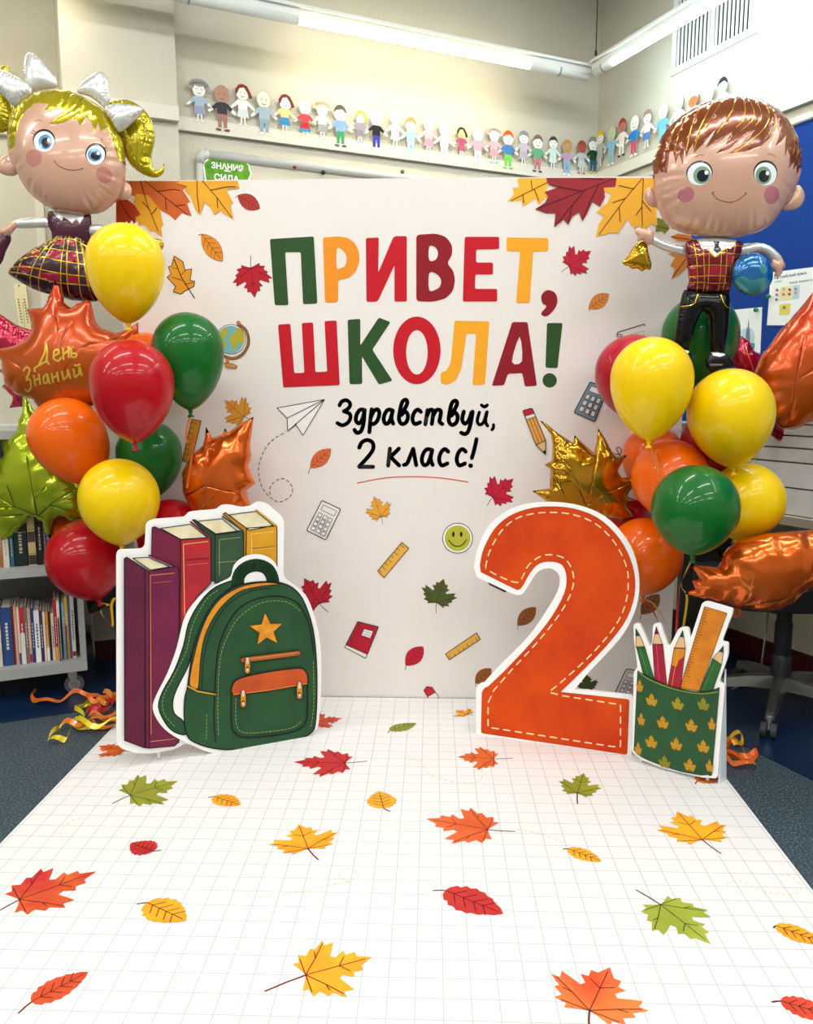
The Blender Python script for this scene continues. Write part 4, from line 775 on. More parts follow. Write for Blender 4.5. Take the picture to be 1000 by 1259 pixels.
I2 = T(cJ, smooth([(70, 215), (80, 170), (110, 115), (150, 80), (200, 60), (260, 52), (330, 58), (395, 82), (445, 125), (480, 178), (500, 240), (500, 300), (480, 362), (440, 420), (385, 480), (335, 530)], 3, False) + rnd([(290, 570), (486, 591), (480, 744), (73, 684), (75, 570), (85, 556)], 6)[3:] + smooth([(140, 510), (215, 430), (270, 360), (305, 295), (312, 250), (300, 215), (270, 205), (235, 210), (210, 235), (190, 270), (178, 283), (165, 280), (120, 258), (72, 234)], 3, False))
stc = T(cJ, smooth([(85, 222), (95, 180), (125, 125), (165, 88), (215, 72), (265, 68), (325, 73), (385, 95), (432, 135), (465, 185), (483, 240), (480, 305), (462, 360), (425, 415), (370, 475), (310, 530), (262, 570)], 3, False) + [(300, 580), (462, 605), (462, 722), (440, 722), (92, 668), (92, 600), (108, 565)] + smooth([(160, 505), (230, 430), (290, 355), (325, 290), (330, 240), (310, 200), (275, 187), (240, 190), (205, 215), (190, 245), (172, 264), (120, 245), (85, 225)], 3, False))
ds(st2, 'printed_number', F2, [('o', I2, '#a83c18', .8), ('f', I2, orm), ('d', stc, '#f2dca8', 1.6, 9, 5.5)])
# --- pencil cup ---
F3 = standee_frame((778, 938), (882, 968))
S3 = T(cI, rnd([(100, 192), (140, 192), (208, 345), (222, 310), (228, 192), (272, 188), (322, 330), (336, 335), (395, 218), (455, 215), (468, 290), (545, 55), (580, 50), (742, 98), (738, 130), (668, 312), (712, 312), (710, 400), (652, 570), (690, 592), (686, 640), (642, 1192), (540, 1185), (300, 1130), (150, 1070), (90, 1020), (103, 500), (128, 478), (104, 300)], 22, 5))
st3 = standee(F3, S3, 'green pencil cup cutout beside the orange number', [])
for px_, py_ in ((786, 940), (868, 966)):
    u = F3.px(px_, py_)[0]; b = MB(); b.box(F3, u - .004, u + .004, .0055, .25, -.02, -.0125, edge); b.done('support_strut', st3)
b = MB(); fn = F3; uu = F3.px(889, 900)[0]
b.add([fn.w(uu - .004, .0055, -.0125), fn.w(uu - .004, .36, -.0125), fn.w(uu + .004, .0055, -.055), fn.w(uu - .008, .0055, -.0125), fn.w(uu - .008, .36, -.0125), fn.w(uu - .0, .0055, -.055)], [(0, 1, 2), (3, 5, 4), (0, 2, 5, 3), (1, 4, 5, 2), (0, 3, 4, 1)], M('#dfe6ee', .5)); b.done('support_panel', st3)
def pen(name, body, wood, tip, col, colt, extra=()):
    it = [('f', T(cI, body), col), ('f', T(cI, wood), '#e8c090'), ('f', T(cI, tip), colt)] + list(extra) + [('o', T(cI, q), INKP, .5) for q in (body, wood, tip)]; ds(st3, 'printed_pencil', F3, it)
pen('p', [(120, 340), (175, 340), (240, 560), (168, 530)], [(118, 270), (145, 268), (175, 342), (118, 344)], [(118, 222), (145, 268), (118, 272)], M('#2c6a30', .5, h2='#22562a', vscale=30), '#234f2a', [('l', T(cI, [(140, 345), (195, 520)]), '#5f9a50', .7)])
pen('p', [(225, 322), (292, 325), (318, 590), (240, 570)], [(240, 258), (265, 258), (292, 327), (225, 327)], [(250, 210), (266, 258), (239, 258)], M('#b0163a', .5, h2='#98122e', vscale=30), '#8a1430', [('l', T(cI, [(250, 330), (268, 560)]), '#d85a70', .7)])
pen('p', [(365, 345), (438, 350), (405, 620), (322, 600)], [(400, 275), (427, 278), (438, 354), (365, 350)], [(420, 235), (428, 278), (402, 275)], M('#a8182e', .5), '#3a4a4a', [('f', T(cI, [(367, 350), (436, 355), (432, 400), (395, 430), (380, 470), (348, 460)]), '#dd8a24'), ('l', T(cI, [(392, 355), (350, 590)]), '#e8b060', .6)])
pen('p', [(612, 415), (672, 455), (612, 630), (525, 635)], [(652, 370), (682, 375), (672, 455), (612, 415)], [(682, 335), (682, 376), (654, 371)], M('#2c6a30', .5, h2='#22562a', vscale=30), '#2a5a34', [('l', T(cI, [(630, 440), (560, 600)]), '#5f9a50', .6)])
rf = quadmap(T(cI, [(560, 82), (705, 125), (527, 625), (400, 610)]))
rl = [('f', qr(rf, 0, 0, 1, 1), M('#e08a1c', .6, h2='#cc741a', vscale=25)), ('o', qr(rf, 0, 0, 1, 1), '#5a3410', .7)] + [('l', [rf(.03, t / 30), rf(.2 if t % 5 else .32, t / 30)], '#3a2208', .45) for t in range(1, 30)]
ds(st3, 'printed_ruler', F3, rl)
cb = T(cI, smooth([(132, 497), (160, 520), (250, 560), (360, 605), (480, 630), (600, 628), (655, 605)], 3, False) + rnd([(655, 605), (606, 1168), (590, 1170)], 12) + smooth([(540, 1165), (400, 1140), (250, 1090), (150, 1045), (108, 1005)], 3, False))
cup = ds(st3, 'printed_cup', F3, [('o', cb, INKP, 1.3), ('f', cb, M('#26582f', .55, h2='#1f4a2a', vscale=12)), ('l', T(cI, smooth([(140, 505), (200, 548), (320, 598), (450, 632), (560, 642), (648, 630)], 3, False)), '#8a9a3c', 1.3), ('l', T(cI, smooth([(132, 497), (200, 536), (320, 588), (450, 622), (560, 632), (655, 606)], 3, False)), '#14301a', .9)], .003)
for k, (x, y) in enumerate([(145, 595), (222, 685), (390, 710), (555, 712), (155, 810), (293, 830), (478, 850), (610, 840), (220, 955), (380, 970), (555, 985), (135, 1000), (305, 1085), (468, 1105), (595, 1110)]):
    kx = .62 if x < 200 and k in (0, 4, 11) or x > 590 else 1
    b_, t_ = T(cI, [(x, y + 28), (x, y - 50)]); leaf(F3, 'maple', b_, t_, M('#c8941f', .6) if k not in (2, 3, 12) else M('#a8941f' if k == 2 else '#8a8a2a', .6), cup, line='#a87018', wid=.8 * kx, stem=.2, n0=.0048, name='printed_leaf', bend=0)

# ================= latex balloons =================
LAT = {'yellow': '#f6ce02', 'red': '#b20414', 'green': '#0c6220', 'orange': '#f06402', 'crimson': '#a80a26'}
knots = {}
def balloon(key, x, y, wpx, hpx, Y, col, label, tilt=0, group=None, ribbon=None):
    fr = face(Y); c = fr.pw(x, y); s = (Y - CAM.y) / F; s = (fr.px(x + 1, y)[0] - fr.px(x, y)[0])
    r = wpx / 2 * s; h = hpx * s * 1.0; L = max(h - r, r * 1.02)
    prof = [(r * math.sin(a), r * math.cos(a)) for a in [math.pi / 2 * k / 14 for k in range(15)]]
    prof += [(r * (1 - t ** 2.1) ** .70 if t < 1 else 0, -L * t) for t in [k / 22 for k in range(1, 22)]]
    prof += [(.009, -L * .985), (.006, -L * 1.0)]
    ax = Vector((math.sin(R(tilt)), 0, math.cos(R(tilt)))); cc = c + ax * ((L - r) / 2) * 1.0
    hx = LAT[col]; m = M(hx, .35, 0, .38, spec=.2)
    b = MB(); b.lathe(cc, prof, m, 40, ax); o = b.done('latex_balloon', smooth=True, label=label, cat='balloon', origin=cc)
    kp = cc - ax * L
    b = MB(); b.lathe(kp, [(.005, .004), (.008, 0), (.007, -.006), (.004, -.010), (.008, -.014), (.011, -.020), (.010, -.021), (.001, -.016)], m, 16, ax); b.done('knot', o, True)
    knots[key] = (o, kp - ax * .01); return o
BL = [
 ('A', 155, 337, 92, 119, 2.54, 'yellow', 'yellow latex balloon beside the girl figure, topmost on left', 0),
 ('B', 163, 482, 99, 125, 2.42, 'red', 'red latex balloon in the middle of the left bunch', 0),
 ('C', 232, 445, 86, 118, 2.61, 'green', 'green latex balloon overlapping the backdrop left of the globe print', 0),
 ('D', 184, 566, 78, 96, 2.79, 'green', 'dark green latex balloon behind the red and orange ones', 0),
 ('E', 88, 545, 90, 112, 2.68, 'orange', 'orange latex balloon below the lettered leaf balloon', -28),
 ('F', 147, 618, 95, 107, 2.57, 'yellow', 'yellow latex balloon just above the printed books', 0),
 ('G', 106, 690, 92, 100, 2.75, 'red', 'red latex balloon behind the left book cutout edge', -15),
 ('H', 212, 660, 84, 92, 2.76, 'red', 'red latex balloon mostly hidden behind the printed books', 0),
 ('I', 180, 452, 78, 84, 2.78, 'orange', 'orange latex balloon peeking between red and green ones', 0),
 ('J', 92, 655, 52, 56, 3.0, 'orange', 'small orange latex balloon peeking behind the lime leaf stalk', 0),
 ('a', 801, 479, 100, 128, 2.44, 'yellow', 'yellow latex balloon in front of the crimson one', 0),
 ('b', 899, 515, 104, 124, 2.47, 'yellow', 'yellow latex balloon under the boy figure shoe', -6),
 ('c', 778, 464, 92, 104, 2.70, 'crimson', 'crimson latex balloon peeking left behind a yellow one', 0),
 ('d', 861, 420, 93, 112, 2.76, 'green', 'green latex balloon behind the boy figure legs', 0),
 ('e', 803, 568, 74, 90, 2.80, 'orange', 'orange latex balloon behind, beside the gold leaf', 0),
 ('f', 824, 590, 94, 100, 2.56, 'orange', 'orange latex balloon with a ribbon in front, beside green one', 0),
 ('g', 855, 628, 106, 114, 2.32, 'green', 'round green latex balloon at the front of right bunch', 0),
 ('h', 880, 547, 84, 94, 2.73, 'crimson', 'crimson latex balloon showing under the rightmost yellow ones', 0),
 ('i', 917, 618, 93, 98, 2.56, 'yellow', 'yellow latex balloon right of the front green one', 10),
 ('j', 793, 685, 92, 98, 2.63, 'orange', 'orange latex balloon directly right of the number cutout', 0),
 ('k', 772, 645, 56, 66, 2.82, 'red', 'dark red latex balloon low behind the gold leaf', 0),
]
for b_ in BL: balloon(*b_)
# ribbons
def ribbon_part(parent, pts, col, wd=.006, side=(1, 0, 0), name='ribbon'):
    b = MB(); n = len(pts); P_ = [Vector(p) for p in pts]; q = []
    for i in range(n - 1):
        p0, p1, p2, p3 = P_[max(i - 1, 0)], P_[i], P_[i + 1], P_[min(i + 2, n - 1)]
        for j in range(6):
            t = j / 6; q.append(.5 * ((2 * p1) + (p2 - p0) * t + (2 * p0 - 5 * p1 + 4 * p2 - p3) * t * t + (3 * p1 - p0 - 3 * p2 + p3) * t ** 3))
    q.append(P_[-1]); sd = [Vector((math.cos(i * .13), .5 * math.sin(i * .13), .15)) if side == (1, 0, 0) else Vector(side) for i in range(len(q))]
    b.strip(q, wd, sd, M(col, .3, .1, .6)); return b.done(name, parent)
def hang(key, pxs, Y, col, wd=.007, y1=None):
    o, kp = knots[key]; fr = lambda p, t: face(Y[0] + (Y[1] - Y[0]) * t).pw(*p)
    ribbon_part(o, [kp] + [fr(p, i / max(1, len(pxs) - 1)) for i, p in enumerate(pxs)], col, wd)
hang('C', [(229, 530), (231, 545), (237, 535), (236, 560), (230, 600)], (2.6, 2.62), '#e86a1c')
hang('a', [(803, 560), (806, 590), (812, 594), (806, 560), (812, 555), (817, 590)], (2.44, 2.46), '#f08020')
hang('j', [(800, 745), (812, 770), (826, 800), (832, 830)], (2.62, 2.55), '#d01c1c')
hang('g', [(845, 700), (838, 720), (845, 735), (840, 775), (835, 820)], (2.36, 2.55), '#e0c010')
hang('f', [(838, 680), (836, 720), (832, 770), (832, 830)], (2.7, 2.6), '#c81c1c')
#hang('d', [(845, 600), (842, 700), (838, 780), (835, 830)], (2.88, 2.7), '#e8661c')
hang('B', [(162, 560), (160, 575), (166, 600), (164, 640), (190, 760)], (2.72, 2.8), '#c02018', .004)
hang('G', [(133, 744), (124, 752), (138, 770), (137, 745), (141, 735)], (2.74, 2.72), '#e8b010', .01)
hang('b', [(925, 570), (932, 545), (938, 520), (941, 512)], (2.64, 2.66), '#e0b81c', .006)
#hang('c', [(790, 640), (800, 700), (812, 750), (830, 830)], (2.84, 2.7), '#e89018')
hang('j', [(806, 745), (822, 775), (830, 830)], (2.80, 2.65), '#d8cc18')
#hang('e', [(800, 640), (806, 740), (822, 790), (830, 830)], (2.84, 2.66), '#f07c20')
def weight(x, y, col, label):
    c = FLOOR.pw(x, y); b = MB(); b.lathe(c + Vector((0, 0, .0055)), [(.0, 0), (.05, 0), (.055, .02), (.05, .06), (.02, .075), (.008, .09), (.008, .1), (0, .1)], M(col, .3, .6, .5), 20); b.done('balloon_weight', smooth=True, label=label, cat='balloon weight')
weight(815, 885, '#c88a20', 'small gold balloon weight hidden behind the pencil cup'); weight(235, 885, '#c88a20', 'small gold balloon weight hidden behind the backpack cutout')
# curled ribbon heaps on the floor
def heap(pxl, label, name='curled_ribbon'):
    b = MB()
    for px, col, z in pxl:
        pts = smooth(px, 5, False); n = len(pts); V = []; sd = []
        for i, p in enumerate(pts):
            c = FLOOR.pw(*p); V.append(c + Vector((0, 0, z + .008 * (1 + math.sin(i * .6)) + .011))); sd.append(Vector((.25 * math.sin(i * .2), .8, .5 + .4 * math.sin(i * .3))))
        b.strip(V, .019, sd, M(col, .3, .15, .6))
    return b.done(name, label=label, cat='ribbon')
Z7 = (0, 820, .2)
heap([(T(Z7, [(222, 180), (196, 205), (235, 232), (330, 240), (400, 215), (480, 182), (560, 195), (620, 222), (720, 205), (780, 210)]), '#e8701c', 0)], 'long wavy orange ribbon end near the cart wheel')
heap([(T(Z7, [(440, 400), (420, 460), (380, 470), (310, 478), (300, 460), (350, 420), (370, 390), (430, 380), (500, 395), (560, 415)]), '#dcc81c', .0), (T(Z7, [(560, 240), (500, 285), (455, 345), (490, 360), (520, 320), (460, 290), (540, 250), (580, 300)]), '#c8c020', 0), (T(Z7, [(480, 380), (550, 420), (640, 415), (720, 385)]), '#e8d21c', .02)], 'yellow curled ribbons heaped beside the mat')
heap([(T(Z7, [(380, 400), (440, 385), (520, 395), (600, 360), (700, 330), (760, 320)]), '#e87a1c', .01), (T(Z7, [(540, 235), (560, 260), (640, 270), (700, 240), (760, 245)]), '#ee7a1c', .02), (T(Z7, [(545, 330), (600, 325), (680, 350), (720, 380), (600, 390), (560, 350)]), '#f0781c', .0), (T(Z7, [(640, 225), (690, 260), (650, 300), (600, 270), (680, 240), (760, 280)]), '#f08a20', .03)], 'tangled orange ribbons heaped against the book cutout')
heap([(T(Z7, [(540, 345), (545, 320), (620, 300), (720, 270), (760, 280)]), '#c01818', .02), (T(Z7, [(545, 345), (620, 345), (700, 300), (640, 290), (560, 310)]), '#b81414', .03)], 'dark red ribbons in the heap left of the books')
Z6 = (860, 640, .254)
heap([(T(Z6, [(60, 1070), (120, 1085), (160, 1060), (205, 1065), (200, 1100), (160, 1110)]), '#e8b81c', .0)], 'yellow ribbon loop on the floor beside the pencil cup')
heap([(T(Z6, [(60, 1100), (130, 1110), (160, 1085), (200, 1120), (240, 1160), (280, 1150), (230, 1180), (130, 1150), (60, 1130)]), '#ee5c14', .0), (T(Z6, [(60, 1140), (130, 1170), (180, 1200), (265, 1205), (260, 1180), (200, 1175), (130, 1140)]), '#f4721c', .0)], 'orange curled ribbons on the floor beside the pencil cup')

# ================= foil balloons =================
GO = '#e0b020'
def VN(c, lines, wd): return [q for l in lines for q in stroke(T(c, l), wd, cap=False)]
# lettered orange leaf
dn = [(205, 45), (225, 75), (240, 130), (265, 148), (335, 108), (345, 150), (355, 200), (380, 222), (430, 240), (480, 225), (515, 200), (517, 265), (500, 340), (470, 420), (400, 480), (330, 520), (250, 540), (150, 530), (130, 490), (60, 470), (20, 430), (10, 350), (-30, 300), (40, 292), (100, 265), (130, 235), (100, 150), (170, 145), (185, 100)]
scrp = [  # "День Знаний"
 [(165, 375), (200, 355), (215, 350)], [(165, 375), (168, 388)], [(215, 350), (222, 362)], [(185, 360), (205, 320), (208, 282)], [(208, 282), (215, 320), (212, 352)],
 [(238, 332), (258, 320), (255, 305), (240, 312), (238, 340), (255, 350), (268, 335)], [(272, 300), (275, 345)], [(272, 325), (292, 312)], [(292, 296), (294, 338)], [(300, 300), (303, 335), (318, 335), (322, 322), (305, 320)],
 [(120, 385), (135, 368), (148, 378), (140, 402), (130, 408)], [(130, 408), (148, 418), (146, 445), (130, 460), (118, 450)],
 [(162, 400), (165, 440)], [(163, 420), (180, 412)], [(182, 395), (185, 435)], [(212, 395), (198, 408), (200, 430), (214, 425), (214, 395), (222, 432)],
 [(230, 392), (234, 428)], [(232, 410), (248, 402)], [(250, 388), (254, 424)], [(268, 384), (272, 417), (288, 402), (290, 380), (297, 413)], [(309, 376), (313, 409), (329, 394), (331, 370), (338, 403)], [(312, 362), (323, 366), (333, 359)]]
fm_o = grad('#b8600a', '#c4340a', 2, rough=.24, metal=.5, coat=.3)
foil('foil_leaf_balloon', T(cD, dn), 2.75, fm_o, asp=.62, layers=[('vein', VN(cD, [[(250, 470), (250, 250), (210, 110)], [(250, 430), (330, 300), (480, 250)], [(250, 430), (120, 380), (40, 330)], [(250, 320), (300, 200)]], .5), foilm('#9a3414', .5)), ('lettering', [q for l in scrp for q in stroke(T(cD, l), 2.3, cap=False)], M('#e8c84a', .25, .6, .5))], wr=.1, wl=.13, label='orange maple leaf foil balloon with gold Cyrillic script', cat='balloon')
mag = foilm('#b00a38', .6, .2)
foil('foil_leaf_balloon', T(cD, [(-60, 140), (-5, 165), (60, 210), (150, 240), (180, 300), (120, 440), (85, 515), (35, 520), (50, 480), (5, 440), (40, 410), (-10, 380), (40, 360), (-20, 330), (-70, 300)]), 2.98, mag, asp=.6, wr=.2, label='magenta leaf foil balloon behind the lettered orange leaf', cat='balloon')
gr = [(120, 225), (140, 230), (160, 290), (200, 350), (260, 500), (330, 620), (430, 730), (440, 900), (380, 915), (340, 890), (290, 900), (270, 960), (275, 1010), (240, 980), (225, 920), (190, 890), (150, 905), (100, 960), (60, 1000), (5, 1025), (0, 1000), (-40, 900), (-80, 760), (-40, 600), (30, 560), (-10, 450), (60, 460), (95, 430), (100, 370), (120, 330)]
foil('foil_leaf_balloon', T(cG4, gr), 2.86, foilm('#a6b808', .65, .2), asp=.55, wr=.2, wl=.06, layers=[('vein', VN(cG4, [[(230, 880), (120, 830), (10, 760)], [(230, 880), (210, 700), (180, 560)], [(230, 880), (320, 800), (420, 740)], [(120, 830), (80, 710)], [(120, 830), (20, 830)], [(230, 780), (285, 715)], [(300, 820), (400, 860)], [(150, 870), (40, 880)]], 1.1), foilm('#4f5c10', .6))], label='lime green leaf foil balloon at the left edge', cat='balloon')
cop = foilm('#e06410', .7, .2)
foil('foil_leaf_balloon', T(cD, [(945, 552), (940, 600), (932, 660), (938, 700), (925, 740), (952, 800), (918, 830), (938, 900), (900, 960), (830, 980), (760, 950), (715, 905), (682, 830), (680, 760), (715, 695), (760, 655), (768, 590), (790, 630), (830, 618), (838, 595), (850, 610), (900, 575)]), 2.74, cop, asp=.85, wr=.14, wl=.07, layers=[('vein', VN(cD, [[(690, 850), (790, 800), (900, 830)], [(760, 900), (820, 840)]], .6), foilm('#7a300c', .6))], label='copper leaf foil balloon above the printed books', cat='balloon')
gd = [(200, 100), (240, 115), (330, 190), (440, 260), (450, 205), (530, 280), (590, 330), (610, 250), (622, 155), (680, 240), (715, 310), (750, 360), (830, 350), (800, 400), (765, 460), (790, 515), (920, 500), (890, 560), (830, 640), (880, 680), (830, 710), (885, 805), (800, 825), (700, 800), (600, 790), (450, 780), (270, 760), (240, 680), (145, 610), (270, 590), (275, 450), (235, 420), (285, 390), (290, 270), (280, 200)]
foil('foil_leaf_balloon', T(cS, gd), 2.72, foilm('#c08a08', .85, .14), asp=.62, wr=.2, layers=[('vein', VN(cS, [[(520, 700), (450, 540), (300, 300)], [(520, 700), (560, 520), (600, 330)], [(520, 700), (640, 620), (850, 540)], [(380, 670), (320, 540), (290, 470)]], .7), foilm('#7a5c10', .6))], label='gold leaf foil balloon above the orange number', cat='balloon')
foil('foil_leaf_balloon', T(cE, [(985, 0), (940, 60), (885, 125), (830, 190), (780, 260), (755, 320), (760, 400), (800, 470), (850, 518), (900, 522), (980, 480), (1100, 430), (1150, 300), (1130, 160), (1060, 60), (1030, 110)]), 2.76, grad('#d0640c', '#c43018', 2, rough=.24, metal=.55, coat=.3), asp=.7, wr=.14, wl=.1, layers=[('vein', VN(cE, [[(860, 500), (865, 350), (905, 180)], [(865, 350), (960, 290)]], .7), foilm('#9a3414', .6))], label='orange red leaf foil balloon at the right edge', cat='balloon')
foil('foil_leaf_balloon', T(cE, [(700, 180), (735, 200), (755, 238), (800, 260), (830, 400), (850, 500), (925, 512), (918, 530), (885, 540), (895, 578), (840, 562), (790, 520), (740, 420), (680, 290), (665, 240)]), 3.02, mag, asp=.6, wr=.2, layers=[('vein', VN(cE, [[(740, 310), (722, 255), (715, 215)], [(722, 255), (700, 240)], [(722, 255), (745, 235)]], 1.0), foilm('#d8a060', .6))], label='crimson leaf foil balloon behind the right bunch', cat='balloon')
cp2 = [(620, 945), (640, 975), (700, 920), (800, 895), (966, 882), (1080, 850), (1150, 800), (1120, 930), (1040, 1010), (966, 1070), (900, 1135), (820, 1178), (740, 1168), (650, 1150), (500, 1112), (542, 1096), (530, 1065), (560, 1062), (525, 1005), (565, 1012), (628, 1018), (640, 1000)]
cl = foil('foil_leaf_balloon', T(cE, cp2), 2.42, cop, asp=.75, wr=.16, wl=.08, layers=[('vein', VN(cE, [[(700, 1130), (712, 1080), (720, 1030)], [(712, 1085), (675, 1040)], [(850, 1115), (900, 1060), (960, 1010)], [(900, 1062), (905, 1040)], [(700, 1140), (800, 1130), (850, 1110)]], 1.0), foilm('#d89a50', .6))], label='large copper leaf foil balloon over the office chair', cat='balloon')
b = MB(); fr = face(2.42); b.prism([fr.px(*p) for p in T(cE, ell(690, 1180, 22, 18, 18))], fr, -.001, .001, cop, holes=[[fr.px(*p) for p in T(cE, ell(692, 1180, 7, 7, 10))]]); b.done('valve_tab', cl)

# ---- girl ----
skin = M('#cda088', .25, .15, .45); skd = skin; yel = foilm('#b8a808', .6, .18); wht = M('#d2d2ce', .22, .45, .5); plum = M('#450a28', .28, .2, .25); blk = M('#17161a', .2, .3, .5)
gy = 2.82
GR = bounds_empty('girl_figure_balloon', T(cA, [(45, 480), (600, 480), (330, 1200)]), gy, label='blonde schoolgirl foil balloon in tartan skirt with white bows', cat='balloon')
hairp = [(30, 505), (30, 380), (50, 290), (120, 220), (230, 190), (330, 190), (440, 230), (520, 290), (575, 370), (610, 460), (620, 560), (592, 550), (570, 470), (545, 400), (520, 425), (505, 380), (498, 440), (480, 385), (455, 360), (432, 408), (415, 370), (380, 385), (330, 405), (290, 400), (325, 375), (350, 340), (335, 312), (300, 330), (262, 338), (282, 300), (225, 295), (175, 325), (140, 380), (122, 440), (112, 495), (80, 505)]
def eye(c, x, y, rx, ry, iris, ix, iy, k=1.0, rot=0):
    return [('eye_outline', [T(c, ell(x, y - 3, rx + 5, ry + 5, 30, rot))], blk), ('eye_white', [T(c, ell(x, y + 3, rx, ry, 30, rot))], M('#e8eeee', .2, 0, .5)), ('iris', [T(c, ell(ix, iy, 36 * k, 38 * k, 26))], M(iris, .2, .2, .5)), ('pupil', [T(c, ell(ix + 3, iy + 4, 24 * k, 26 * k, 22))], M('#0c1a26', .15, 0, .5)), ('eye_highlight', [T(c, ell(ix + 18 * k, iy - 10 * k, 8 * k, 9 * k, 14))], M('#ffffff', .3))]
hl = [('hair', [T(cA, hairp)], yel)]
hl.append(('hair_strand', [q for l in ([(265, 335), (340, 300), (370, 215)], [(300, 395), (390, 340), (420, 250)], [(350, 400), (430, 330), (400, 240)], [(480, 380), (470, 310)], [(540, 390), (520, 330)], [(300, 215), (270, 260)], [(80, 490), (85, 400), (120, 320)], [(60, 480), (65, 390)], [(330, 210), (345, 250), (330, 300)]) for q in stroke(T(cA, smooth(l, 3, False)), .55, cap=False)], foilm('#6e6208', .5)))
hl += eye(cA, 268, 482, 50, 48, '#5b93b8', 275, 487, .92, 20) + eye(cA, 503, 540, 38, 47, '#5b93b8', 499, 543, .82, 15)
hl += [('cheek', [T(cA, ell(215, 560, 42, 40)), T(cA, ell(535, 632, 32, 38))], M('#c07f74', .25, .15, .45)), ('mouth', [q for q in stroke(T(cA, smooth([(315, 573), (335, 598), (380, 617), (425, 616), (450, 608)], 4, False)), 1.0, cap=False)], M('#6a2a20', .3)), ('eyebrow', [q for l in ([(218, 392), (238, 381), (260, 389)], [(500, 455), (520, 460), (530, 474)]) for q in stroke(T(cA, smooth(l, 3, False)), .8, cap=False)], M('#8a5a40', .3)),
       ('eyelash', [q for l in ([(222, 450), (203, 440)], [(228, 440), (212, 430)], [(538, 508), (548, 500)], [(542, 520), (552, 514)]) for q in stroke(T(cA, l), .8, cap=False)], blk)]
girlhead = smooth([(45, 480), (48, 380), (70, 300), (130, 240), (230, 203), (330, 205), (430, 245), (510, 300), (560, 370), (595, 460), (603, 560), (598, 640), (570, 720), (500, 785), (420, 803), (330, 795), (250, 775), (160, 715), (110, 650), (85, 590), (52, 540)], 4)
foil('head', T(cA, girlhead), gy - .02, skin, GR, asp=.72, layers=hl, wr=.09, wl=.03, step=.0075)
foil('ear', T(cA, smooth([(-10, 545), (20, 515), (60, 520), (95, 560), (80, 608), (40, 615), (0, 600), (-25, 570)], 3)), gy, skin, GR, asp=.6, wr=.15); foil('ear', T(cA, smooth([(585, 650), (615, 645), (638, 680), (630, 718), (600, 732), (565, 722), (570, 685)], 3)), gy, skin, GR, asp=.7, wr=.15)
pt = smooth([(515, 265), (560, 250), (620, 248), (680, 278), (725, 330), (748, 400), (745, 470), (732, 530), (750, 585), (780, 578), (795, 555), (795, 590), (775, 618), (735, 622), (680, 600), (630, 560), (600, 500), (580, 430), (545, 350)], 3)
strd = foilm('#6e6208', .5)
foil('pigtail', T(cA, pt), gy + .02, yel, GR, asp=.6, wr=.2, layers=[('hair_strand', [q for l in ([(700, 340), (715, 430), (700, 520)], [(670, 360), (680, 460), (670, 550)], [(640, 380), (640, 480), (700, 590)], [(720, 380), (728, 460)], [(610, 400), (625, 500)]) for q in stroke(T(cA, smooth(l, 3, False)), .6, cap=False)], strd)])
foil('pigtail', T(cA, smooth([(-70, 150), (0, 88), (48, 92), (45, 200), (72, 290), (58, 370), (30, 400), (-20, 405), (-90, 350)], 3)), gy + .02, yel, GR, asp=.6, wr=.2)
for q, dy in (([(375, 195), (400, 160), (450, 125), (490, 110), (517, 140), (527, 200), (532, 250), (512, 292), (480, 265), (430, 230), (378, 217)], 0), ([(505, 290), (560, 265), (640, 272), (692, 290), (660, 340), (605, 390), (572, 402), (540, 350)], -.045), ([(115, 110), (122, 40), (150, 18), (200, 55), (250, 110), (275, 150), (270, 188), (200, 198), (150, 208), (120, 160)], 0), ([(-40, 110), (0, 98), (70, 128), (130, 165), (157, 210), (110, 252), (70, 282), (20, 230), (-30, 180)], -.045)):
    foil('bow', T(cA, smooth(q, 3)), gy + dy, wht, GR, asp=.65, wr=.22)
collar = [(520, -30), (830, -30), (815, 50), (780, 135), (745, 90), (715, 130), (630, 65), (615, 110), (550, 50), (500, 0)]
foil('torso', T(cR, smooth([(450, 35), (500, -10), (820, -10), (862, 90), (865, 180), (842, 300), (820, 340), (520, 320), (495, 260), (490, 200), (462, 150)], 2)), gy, plum, GR, asp=.6, layers=[('collar', [T(cR, collar)], wht), ('neckline', [q for q in stroke(T(cR, [(612, 112), (630, 66), (715, 130), (750, 90), (780, 135)]), .9, cap=False)], M('#a05030', .3, .5))], wr=.1)
skirt = smooth([(490, 270), (570, 215), (760, 215), (830, 300), (900, 450), (1000, 600), (1020, 750), (940, 842), (800, 850), (660, 835), (560, 800), (430, 775), (330, 740), (230, 690), (150, 640), (90, 600), (78, 565), (130, 500), (230, 420), (330, 350), (430, 300)], 3)
crim = M('#8c0628', .25, .25, .3); gold = M('#d8b00c', .2, .7, .5); dark = M('#340820', .25, .25, .3)
cells = [[(330, 400), (430, 365), (400, 445), (300, 420)], [(520, 375), (650, 395), (640, 490), (470, 460)], [(690, 400), (770, 405), (790, 515), (690, 500)], [(230, 510), (350, 540), (320, 600), (210, 560)], [(430, 590), (620, 610), (620, 695), (400, 640)], [(690, 610), (800, 625), (800, 710), (690, 700)], [(570, 285), (650, 280), (640, 340), (560, 330)], [(690, 280), (740, 285), (750, 340), (690, 335)], [(860, 630), (950, 640), (970, 740), (860, 720)]]
rows = [[(560, 235), (700, 212), (800, 250)], [(400, 345), (560, 285), (720, 275), (840, 340)], [(300, 400), (500, 370), (650, 390), (880, 415)], [(205, 470), (400, 440), (640, 490), (960, 530)], [(130, 530), (350, 545), (620, 605), (1000, 640)], [(95, 575), (300, 610), (600, 690), (1010, 720)]]
